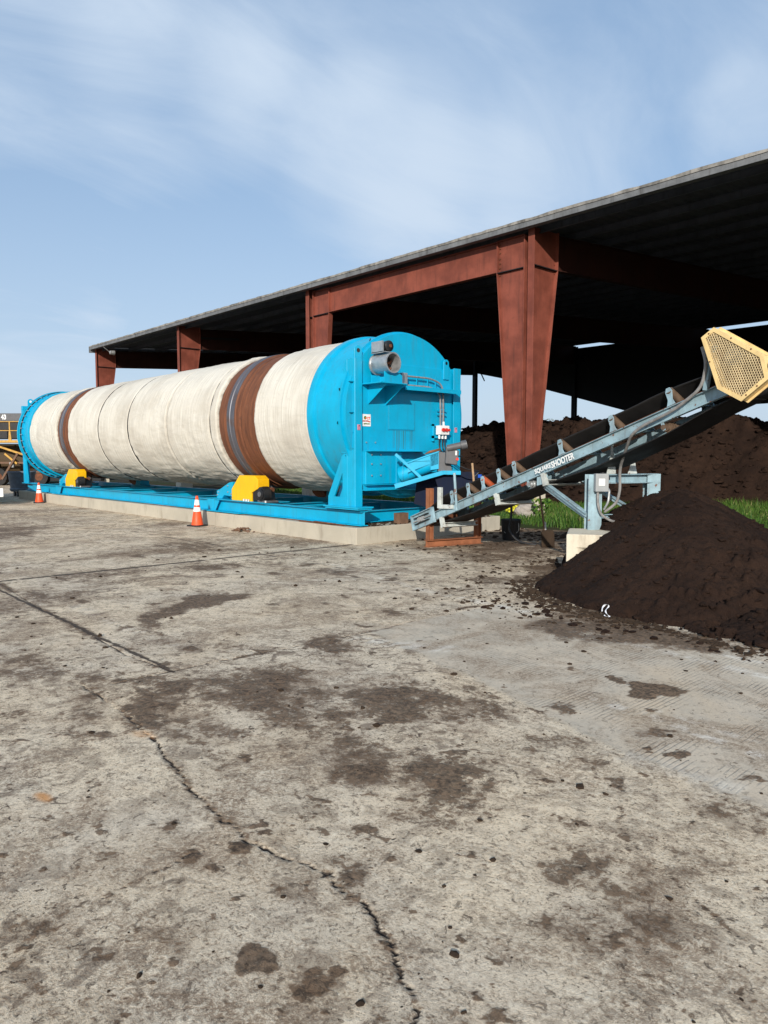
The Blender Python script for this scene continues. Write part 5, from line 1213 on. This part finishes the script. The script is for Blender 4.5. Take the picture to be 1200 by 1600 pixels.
# yellow drive guard: frame plus expanded-metal face
G = [(6.33, .56), (6.50, .60), (6.93, .09), (6.92, -.17), (6.58, -.28), (6.36, -.05)]
cx, cy = sum(a for a, _ in G)/6, sum(b for _, b in G)/6
def inset(poly, d):
    n = len(poly); out = []
    for i in range(n):
        p0, p1, p2 = Vector(poly[i-1]), Vector(poly[i]), Vector(poly[(i+1) % n]); d1 = (p1-p0).normalized(); d2 = (p2-p1).normalized()
        n1 = Vector((-d1.y, d1.x)); n2 = Vector((-d2.y, d2.x))
        if n1.dot(Vector((cx, cy))-p1) < 0: n1 = -n1
        if n2.dot(Vector((cx, cy))-p1) < 0: n2 = -n2
        b_ = (n1+n2); out.append(p1+b_*(d/(b_.length_squared/2)))
    return out
Gi = inset(G, .042); W0 = -.20
s = cb_(); n = 6
vs = [(a, W0, b_) for a, b_ in G] + [(p_.x, W0, p_.y) for p_ in Gi] + [(a, W0+.012, b_) for a, b_ in G] + [(p_.x, W0+.012, p_.y) for p_ in Gi]; fs = []
for i in range(n):
    j = (i+1) % n; fs += [(i, j, j+n, i+n), (i+2*n, i+3*n, j+3*n, j+2*n), (i, i+2*n, j+2*n, j), (i+n, j+n, j+3*n, i+3*n)]
s.add(vs, fs)
Gs = inset(G, .012)
for i in range(n):                                             # side walls of the guard box
    j = (i+1) % n; s.prism([(Gs[i].x, W0+.012, Gs[i].y), (Gs[j].x, W0+.012, Gs[j].y), (Gs[j].x, W0+.13, Gs[j].y), (Gs[i].x, W0+.13, Gs[i].y)], (0, 0, .004))
for i in range(n):
    j = (i+1) % n; o_ = inset(G, -.010)
    s.prism([(o_[i].x, W0+.12, o_[i].y), (o_[j].x, W0+.12, o_[j].y), (Gi[j].x, W0+.12, Gi[j].y), (Gi[i].x, W0+.12, Gi[i].y)], (0, .01, 0))
gd = s.build('drive_guard', 'paleyellow', conv)
def inside(x, y, poly):
    sgn = None
    for i in range(len(poly)):
        a = poly[i]; b_ = poly[(i+1) % len(poly)]; c = (b_[0]-a[0])*(y-a[1])-(b_[1]-a[1])*(x-a[0])
        if sgn is None: sgn = c > 0
        elif (c > 0) != sgn: return False
    return True
m_ = cb_(); Gm = inset(G, .030); Gm = [(p_.x, p_.y) for p_ in Gm]; pitch = .030; row = pitch*.80
vs = []; fs = []; a_ang = R(38)
for j in range(-30, 31):
    for i in range(-30, 31):
        lx = (i+(j % 2)*.5)*pitch; ly = j*row; x_ = cx+lx*math.cos(a_ang)-ly*math.sin(a_ang); y_ = cy+lx*math.sin(a_ang)+ly*math.cos(a_ang)
        if not inside(x_, y_, Gm): continue
        k0 = len(vs)
        for rad_ in (1.0, .66):
            for q in range(6):
                a = R(60*q+30); ux = pitch/math.sqrt(3)*math.cos(a)*rad_*1.0; uy = row/1.5*math.sin(a)*rad_
                vs.append((x_+ux*math.cos(a_ang)-uy*math.sin(a_ang), W0+.010+(.004 if rad_ < 1 else 0), y_+ux*math.sin(a_ang)+uy*math.cos(a_ang)))
        for q in range(6): r2 = (q+1) % 6; fs.append((k0+q, k0+r2, k0+6+r2, k0+6+q))
m_.add(vs, fs); mm = m_.build('expanded_mesh', 'mesh', gd); so = mm.modifiers.new('solid', 'SOLIDIFY'); so.thickness = .003
bk = cb_(); bk.add([(p_.x, W0+.145, p_.y) for p_ in Gi], [tuple(range(6))]); bk.build('guard_back', 'rust', gd)
bb = cb_()
for a, c in ((0, 1), (1, 2), (5, 0), (3, 4)):
    for t_ in ((.5,) if a in (0, 5) else (.35, .75)): bb.tube([(G[a][0]*(1-t_)+G[c][0]*t_+(cx-G[a][0])*.05, W0-.004, G[a][1]*(1-t_)+G[c][1]*t_+(cy-G[a][1])*.05), (G[a][0]*(1-t_)+G[c][0]*t_+(cx-G[a][0])*.05, W0, G[a][1]*(1-t_)+G[c][1]*t_+(cy-G[a][1])*.05)], .009, 8)
bb.build('guard_bolts', 'rust', gd)

# ================================================================== SMALLER THINGS
# pale block under the conveyor leg
E = Vector((.85, .527, 0)); NB = Vector((-.527, .85, 0)); c0 = Vector((-5.25, 7.87, 0)); b = MB(); Lb, Db, Hb = 1.25, .80, .63
def bp(a, d, z): return c0+E*a+NB*d+Vector((0, 0, z))
# front face with a wedge-shaped recess
fx0, fx1, fz0, fz1 = .12, .40, .10, .46
b.add([bp(0,0,0), bp(Lb,0,0), bp(Lb,0,Hb), bp(0,0,Hb), bp(0,Db,0), bp(Lb,Db,0), bp(Lb,Db,Hb), bp(0,Db,Hb),
       bp(fx0,0,fz1), bp(fx0+.10,0,fz0), bp(fx1,0,fz0), bp(fx1,0,fz1), bp(fx0+.14,.09,fz1-.05), bp(fx0+.16,.09,fz0+.04), bp(fx1,.09,fz0+.04), bp(fx1,.09,fz1-.05)],
      [(4,7,6,5), (0,3,7,4), (1,5,6,2), (3,2,6,7), (0,4,5,1), (0,9,8,3), (0,1,10,9), (1,2,11,10), (2,3,8,11), (8,9,13,12), (9,10,14,13), (10,11,15,14), (11,8,12,15), (12,13,14,15)])
blk = b.build('concrete_block', 'pebble', None, bevel=.03, seg=3); tag(recenter(blk, (-5.2, 8.3, 0)), 'pale pitted concrete block half buried in the front compost heap, under the conveyor leg', 'concrete block')
# rust coloured U frame round the conveyor tail
n0 = Vector((-9.02, 9.30, 0)); n1 = Vector((-8.79, 10.32, 0)); d_ = (n1-n0).normalized()
uf = thing('rusty_support_frame', (n0.x, n0.y, 0), 'U-shaped frame of orange-brown rusty steel channel standing round the low end of the conveyor', 'steel frame')
MB().ibeam(n0+Vector((0, 0, .13)), n0+Vector((0, 0, 1.04)), .10, .10, .01, up=tuple(d_), kind='I').build('post', 'rustorange', uf)
MB().ibeam(n1+Vector((0, 0, .13)), n1+Vector((0, 0, .95)), .10, .10, .01, up=tuple(d_), kind='I').build('post', 'rustorange', uf)
MB().ibeam(n0-d_*.08+Vector((0, 0, .065)), n1+d_*.08+Vector((0, 0, .065)), .12, .125, .01).build('sill', 'rustorange', uf)

# traffic cones
def cone(x, y, rz, label):
    t = thing('traffic_cone', (x, y, 0), label, 'traffic cone', 'orange traffic cones by the pad'); 
    H = .70; rb_, rt_ = .135, .028; rad = lambda z: rb_+(rt_-rb_)*(z-.03)/(H-.03)
    s = MB(); s.lathe([(z, rad(z)) for z in (.03, .15, .25, .29)] + [(z, rad(z)) for z in (.29, .34, .40)] + [(H-.01, rad(H)), (H, rt_*.7), (H, 0)], (x, y, 0), axis='z', n=28); s.build('cone_body', 'orange', t, smooth=True)
    for z0, z1 in ((.34, .44), (.485, .61)):
        s = MB(); s.lathe([(z0, rad(z0)+.001), (z0+.002, rad(z0)+.003), (z1-.002, rad(z1)+.003), (z1, rad(z1)+.001)], (x, y, 0), axis='z', n=28); s.build('reflective_band', 'reflect', t, smooth=True)
    s = MB(); c_, s_ = math.cos(rz), math.sin(rz); h = .185; s.prism([(x+a*c_-b_*s_, y+a*s_+b_*c_, .0) for a, b_ in ((-h, -h*.8), (-h*.8, -h), (h*.8, -h), (h, -h*.8), (h, h*.8), (h*.8, h), (-h*.8, h), (-h, h*.8))], (0, 0, .035)); s.build('cone_base', 'black', t, bevel=.006)
    return t
cone(-15.33, 8.16, R(20), 'orange traffic cone in front of the nearer yellow guard, beside the pad')
cone(-26.72, 8.26, R(-15), 'orange traffic cone near the left end of the pad, left of the farther yellow guard')

# shovel leaning on the conveyor
sh = thing('shovel', (-7.6, 10.8, 0), 'long-handled shovel with a dark square blade propped upright under the conveyor', 'shovel')
MB().tube([(-7.64, 10.78, .30), (-7.66, 10.70, .75), (-7.72, 10.62, 1.30)], [.018, .017, .016], 10).build('handle', 'darkwood', sh, smooth=True)
b = MB(); vs = []; fs = []
for i in range(7):
    z_ = .01+.30*i/6; ww = .115 if i < 6 else .09
    for j in range(5): q = (j-2)/2; c_ = Vector((-7.60, 10.80, z_))+Vector((.674, .739, 0))*(q*ww)+Vector((-.739, .674, 0))*(-.10+.06*i/6+.03*(1-q*q)); vs.append(c_)
for i in range(6):
    for j in range(4): fs.append((i*5+j, i*5+j+1, (i+1)*5+j+1, (i+1)*5+j))
b.add(vs, fs); q = b.build('blade', 'soil', sh, smooth=True); so = q.modifiers.new('solid', 'SOLIDIFY'); so.thickness = .006
MB().tube([(-7.63, 10.79, .28), (-7.64, 10.78, .45)], .024, 10).build('socket', 'galv', sh)
# wooden tool handle standing in the hopper
hd = thing('tool_handle', (-8.6, 9.98, .9), 'short pale wooden tool handle with a blue tip sticking up out of the dark hopper', 'tool handle')
MB().tube([(-8.56, 9.98, .85), (-8.60, 9.94, 1.48)], .020, 10).build('wooden_handle', 'wood', hd, smooth=True)
M['bluetip'] = paint('small_blue_clip', (.02, .10, .5), amt=.1); MB().box(-8.52, -8.46, 10.0, 10.04, 1.22, 1.28).build('blue_clip', 'bluetip', hd, bevel=.005)
# navy hopper between auger and conveyor
hp = thing('navy_hopper', (-9.5, 10.1, .4), 'dark navy hopper skirt hanging between the blue auger and the low end of the conveyor', 'hopper')
s = MB(); s.prism([A(.17, 1.30, -.36), A(1.32, 1.31, -.36), A(1.32, 1.05, -.36), A(1.0, .72, -.36), A(.62, .55, -.36), A(.10, .70, -.36)], -E2*.02); s.build('back_panel', 'navy', hp)
s = MB(); s.prism([A(.45, 1.26, .04), A(.95, 1.26, .04), A(.98, 1.04, .04), A(.60, .80, .04)], -E2*.015); s.build('side_panel', 'navy', hp)
# black bucket and strap by the frame
bu = thing('black_bucket', (-8.75, 11.25, 0), 'black plastic bucket standing on the ground behind the rusty U-shaped frame', 'bucket')
s = MB(); s.lathe([(0, 0), (0, .15), (.02, .155), (.38, .19), (.40, .20), (.385, .20), (.37, .18), (.03, .145)], (-8.75, 11.25, 0), axis='z', n=28); s.build('bucket_body', 'black', bu, smooth=True, angle=30)
MB().tube(arc([(-8.57, 11.25, .37), (-8.55, 11.25, .15), (-8.75, 11.05, .12), (-8.93, 11.2, .37)]), .005, 6).build('bucket_handle', 'galv', bu)
st_ = MB(); st_.tube(arc([(-8.35, 10.75, .80), (-8.36, 10.76, .45), (-8.40, 10.72, .25), (-8.22, 10.78, .05), (-8.0, 10.85, .015), (-7.9, 10.9, .012)]), [.006]*2+[.03]*100 if False else .022, 8)
so_ = st_.build('rubber_hose', 'black', None, smooth=True); tag(recenter(so_, (-8.2, 10.8, 0)), 'black rubber hose drooping from the conveyor to the ground beside the bucket', 'hose')
# bits on the pad
b = MB(); b.box(-10.27, -10.12, 9.60, 9.85, .31, .52); o = b.build('wood_block', 'darkwood', None, bevel=.006); tag(recenter(o, (-10.2, 9.7, .31)), 'small brown wooden block standing on the near end of the concrete pad', 'wood block')
b = MB(); b.bar((-11.9, 8.575, .325), (-10.55, 8.60, .325), .06, .02); b.bar((-11.4, 8.56, .345), (-10.75, 8.55, .338), .05, .018); o = b.build('steel_bar', 'rust', None); tag(recenter(o, (-11.2, 8.57, .31)), 'flat rusty steel strips lying on the pad edge below the blue frame rail', 'steel strip')
def litter(x0, x1, y0, y1, z, n, smin, smax, name, mat, label):
    r_ = random.Random(9); P_ = [(r_.uniform(x0, x1), r_.uniform(y0, y1), z, r_.uniform(smin, smax)) for _ in range(n)]; return scatter(name, mat, P_, label, 'debris')
litter(-10.9, -10.12, 8.9, 12.3, .31, 260, .008, .045, 'pad_debris', 'soil', 'dark spilled compost crumbs on the near end of the concrete pad')
r_ = random.Random(21)
mb = MB()
for _ in range(46):
    vs, fs = clod_mesh(r_, r_.uniform(.025, .055)); x_, y_ = r_.gauss(0, .10), r_.gauss(0, .07); mb.add([(a-13.57+x_, b_+8.28+y_, c+.02+max(0, .05-abs(x_)*.3)) for a, b_, c in vs], fs)
o = mb.build('soil_lump_pile', 'darkwood', None); tag(recenter(o, (-13.57, 8.28, 0)), 'little brown heap of lumps lying on the concrete against the pad wall', 'soil lump')
# white scrap by the heap foot
r_ = random.Random(5); mb = MB(); vs = []; fs = []
path = [(-3.900, 6.500, .050), (-3.912, 6.510, .085), (-3.890, 6.530, .125), (-3.855, 6.545, .128), (-3.850, 6.540, .100), (-3.880, 6.520, .072), (-3.862, 6.500, .045), (-3.825, 6.490, .022), (-3.800, 6.495, .016), (-3.84, 6.47, .014), (-3.87, 6.48, .03)]
for i, p_ in enumerate(path):
    w_ = .007+.012*r_.random(); dx = Vector((r_.uniform(-1, 1), r_.uniform(-1, 1), r_.uniform(-.6, .6))).normalized()*w_; vs += [Vector(p_)-dx, Vector(p_)+dx]
for i in range(len(path)-1): fs.append((2*i, 2*i+2, 2*i+3, 2*i+1))
mb.add(vs, fs); o = mb.build('plastic_scrap', 'rag', None, smooth=True); so = o.modifiers.new('solid', 'SOLIDIFY'); so.thickness = .003; sb2 = o.modifiers.new('sub', 'SUBSURF'); sb2.levels = 2; sb2.render_levels = 2
tag(recenter(o, (-3.85, 6.6, 0)), 'crumpled scrap of white plastic at the foot of the front compost heap', 'plastic scrap')
vs, fs = clod_mesh(r_, .09); mb = MB().add([(a-3.62+.9, b_+10.9, c+.52) for a, b_, c in vs], fs); o = mb.build('pale_stone', 'rock', None); tag(recenter(o, (-2.72, 10.9, .45)), 'small pale stone lying on the shoulder of the front compost heap beside the grass', 'stone')
# rock and yellow-leaved plant behind
bm = bmesh.new(); bmesh.ops.create_icosphere(bm, subdivisions=3, radius=1); r_ = random.Random(8)
vs = []; 
for v in bm.verts:
    k = 1+.28*(float(fbm(np.array([v.co.x*1.4+5]), np.array([v.co.y*1.4+v.co.z*2]), 3, 6)[0])-.5)*2; vs.append((-11.20+v.co.x*.30*k, 15.05+v.co.y*.26*k, .22+v.co.z*.24*k))
fs = [tuple(v.index for v in f.verts) for f in bm.faces]; bm.free()
o = MB().add(vs, fs).build('rock', 'rock', None); tag(recenter(o, (-11.20, 15.05, 0)), 'pale pinkish boulder in the grass beside the foot of the red column', 'rock')
def plant(x, y, n, rad, h, size, mat, name, label, zb=.1, seed=3):
    r_ = random.Random(seed); t = thing(name, (x, y, zb), label, 'plant'); tones = []; mb = MB(); leafy_clump(mb, x, y, zb+.08, rad, h, n, size, r_, tones)
    s = MB()
    for _ in range(7): s.tube([(x, y, zb), (x+r_.uniform(-rad, rad)*.8, y+r_.uniform(-rad, rad)*.8, zb+h*.8)], .006, 5)
    s.build('stem', 'darkwood', t); o = mb.build('leaves', mat, t); set_col(o.data, 'Col', np.array(tones)); return o
yo = plant(-11.60, 15.0, 170, .17, .22, .09, 'yleaf', 'yellow_plant', 'leafy plant with bright yellow leaves left of the pale boulder', .12, 3)
set_col_ = np.clip(np.random.default_rng(1).normal(.85, .25, len(yo.data.vertices)), 0, 1); yo.data.color_attributes['Col'].data.foreach_set('color', np.stack([set_col_]*3+[np.ones_like(set_col_)], -1).astype(np.float32).ravel())
go = plant(-10.75, 15.0, 150, .22, .36, .10, 'grass', 'broadleaf_weed', 'dark green broad-leaved weed right of the pale boulder', .12, 4)
go = plant(-12.6, 14.9, 220, .35, .35, .11, 'grass', 'broadleaf_weed', 'low green leafy weed behind the conveyor, left of the yellow plant', .12, 6)

# far bare tree over the windrow
tt = thing('distant_tree', (-49.9, 70, 0), 'small far-off bare tree showing above the windrow, just right of the main red column', 'tree')
s = MB(); r_ = random.Random(12); s.tube([(-49.9, 70, 0), (-49.9, 70, 3.4)], [.12, .08], 7)
s.build('trunk', 'darkwood', tt); s = MB()
def br(p_, d, l, rr, dep):
    q = p_+d*l; s.tube([p_, q], [rr, rr*.6], 4)
    if dep > 0:
        for _ in range(3): br(q, (d+Vector((r_.uniform(-.8, .8), r_.uniform(-.8, .8), r_.uniform(-.25, .5)))).normalized(), l*.72, rr*.6, dep-1)
for _ in range(6): br(Vector((-49.9, 70, 3.2)), Vector((r_.uniform(-1, 1), r_.uniform(-1, 1), r_.uniform(.3, 1))).normalized(), .75, .06, 3)
s.build('branches', 'darkwood', tt); tones = []; mb = MB(); leafy_clump(mb, -49.9, 70, 4.0, 1.3, 1.8, 420, .15, r_, tones); o = mb.build('crown', 'tleaf', tt); set_col(o.data, 'Col', np.array(tones))

# ================================================================== LEFT EDGE: screening plant, bin, truck
SPL = thing('screening_plant', (-44.6, 10.6, 0), 'big dark screening machine with yellow handrails and walkway beyond the left end of the drum', 'machine')
EX = Vector((.674, .739, 0)); EY = Vector((-.739, .674, 0)); SO = Vector((-43.4, 12.1, 0))     # x: across the view, y: away
def pp(a, c, z): return SO+EX*a+EY*c+Vector((0, 0, z))
def pbox(mb, a0, a1, c0, c1, z0, z1): return mb.prism([pp(a0, c0, z0), pp(a1, c0, z0), pp(a1, c1, z0), pp(a0, c1, z0)], (0, 0, z1-z0))
s = MB(); pbox(s, -6.0, 1.1, .5, 3.2, 3.52, 3.96); top = s.build('hopper_rim', 'darkgrey', SPL, bevel=.03)
s = MB(); pbox(s, -6.0, 1.1, .7, 3.0, 2.6, 3.52); s.build('screen_box', 'black', SPL)
s = MB(); pbox(s, -6.0, 1.1, -.5, .5, 2.34, 2.46); s.build('walkway', 'yrail', SPL)
for a in (-5, -3.55, -2.0, -.72, .13-.0, .72):
    if a in (-.72,): pass
    s = MB(); s.prism([pp(a-.09, -.45, 2.46), pp(a+.09, -.45, 2.46), pp(a+.03, -.45, 3.0), pp(a+.03, -.45, 3.48), pp(a-.03, -.45, 3.48), pp(a-.03, -.45, 3.0)], EY*.04); s.build('rail_post', 'yrail', SPL)
for z in (3.46, 2.98): MB().tube([pp(-6, -.43, z), pp(1.1, -.43, z)], .025, 7).build('handrail', 'yrail', SPL)
s = MB(); s.tube([pp(-6, 2.0, 1.35), pp(1.6, 1.6, 1.35)], .95, 26); s.build('screen_drum', 'ochre', SPL, smooth=True)
for a, b_ in (((-5.5, 0, 2.3), (-4.6, 0, .2)), ((-1.2, 0, 2.3), (.6, 0, 1.7)), ((.35, -.1, 1.75), (-.55, -.1, .35)), ((-.4, 0, 1.75), (.25, 0, 1.2)), ((-6, .1, 1.25), (1.0, .1, 1.25)), ((.5, .2, 2.3), (.9, .2, .2)), ((-1.0, .2, 1.25), (-1.0, .2, .2)), ((-2.3, 0, 2.3), (-1.5, 0, .3)), ((2.2, .2, 1.7), (2.2, .2, .9)), ((1.2, .2, .75), (4.2, .2, .70))):
    MB().bar(pp(*a), pp(*b_), .09, .10).build('strut', 'yrail' if random.random() < .22 else 'darkwood', SPL)
s = MB(); pbox(s, -3.6, -1.15, .1, 2.6, .35, 1.5); s.build('engine_cover', 'ochre', SPL, bevel=.05)
s = MB(); pbox(s, -6, 4.6, .5, 2.8, .25, .5); s.build('chassis', 'dark', SPL)
for a in (-.95, 1.3, 3.2):
    s = MB(); s.tube([pp(a, .25, .48), pp(a, .65, .48)], .48, 26); wh = s.build('wheel', 'belt', SPL, smooth=True, angle=30); s = MB(); s.tube([pp(a, .235, .48), pp(a, .25, .48)], .22, 18); s.build('rim', 'rust', wh)
for a, z, w_, h_ in ((-.15, 1.0, .22, .28), (2.6, 1.0, .5, .5), (3.4, .8, .5, .6)):
    s = MB(); pbox(s, a, a+w_, -.05, .1, z, z+h_); s.build('control_box', 'grey' if a < 0 else 'darkgrey', SPL)
for body, a in (('43', -.78),):
    vs, fs = text_verts(body, .36, .004, .012); s = MB(); s.add([pp(a+v[0]*.8, .49-v[2], 3.63+v[1]) for v in vs], fs); s.build('white_numerals', 'white', top)
s = MB(); vs = []; fs = []
# slate grey tub beside the machine's far end
bn = thing('plastic_tub', (-31.7, 9.15, 0), 'slate grey plastic tub on small wheels at the far left end of the blue frame', 'tub')
s = MB(); s.lathe([(.20, 0), (.20, .40), (.24, .44), (.30, .46), (.34, .43), (.92, .50), (.96, .53), (1.0, .53), (1.0, .50), (.96, .48), (.28, .42)], (-31.65, 9.15, 0), axis='z', n=32); s.build('tub_body', 'bin', bn, smooth=True, angle=30)
for dx, dy in ((-.3, -.2), (.25, -.25), (.3, .2), (-.2, .3)): MB().tube([(-31.65+dx, 9.15+dy-.03, .10), (-31.65+dx, 9.15+dy+.03, .10)], .10, 16).build('caster', 'black', bn)
# truck, nearly all of it left of the frame
tk = thing('white_truck', (-27.9, 4.8, 0), 'white truck whose rear corner just enters the picture at the left edge', 'truck')
EYt = Vector((-.967, .255, 0)); EXt = Vector((.255, .967, 0)); TO = Vector((-26.11, 6.93, 0)); 
def tp_(a, c, z): return TO+EXt*(a-.06)+EYt*c+Vector((0, 0, z))
def tbox(mb, a0, a1, c0, c1, z0, z1): return mb.prism([tp_(a0, c0, z0), tp_(a1, c0, z0), tp_(a1, c1, z0), tp_(a0, c1, z0)], (0, 0, z1-z0))
s = MB(); tbox(s, -2.2, -.06, .15, 5.2, .72, 1.10); s.build('bed', 'white', tk, bevel=.03)
s = MB(); tbox(s, -2.2, -.06, 3.8, 5.4, 1.10, 1.55); s.build('cab', 'white', tk, bevel=.12, seg=3)
s = MB(); tbox(s, -2.25, 0.10, -.05, .15, .28, .56); s.build('bumper', 'white', tk, bevel=.02)
s = MB(); tbox(s, -2.1, -.15, .15, 5.0, .45, .70); s.build('chassis', 'black', tk)
for a in (-1.95, -.30):
    for c in (.9, 4.2):
        s = MB(); s.tube([tp_(a-.11, c, .40), tp_(a+.11, c, .40)], .40, 24); wh = s.build('wheel', 'belt', tk, smooth=True, angle=30); s = MB(); s.tube([tp_(a+.11, c, .4), tp_(a+.125, c, .4)], .2, 16); s.build('rim', 'galv', wh)
for o in list(bpy.data.objects):
    if '_w' in o.keys(): del o['_w']
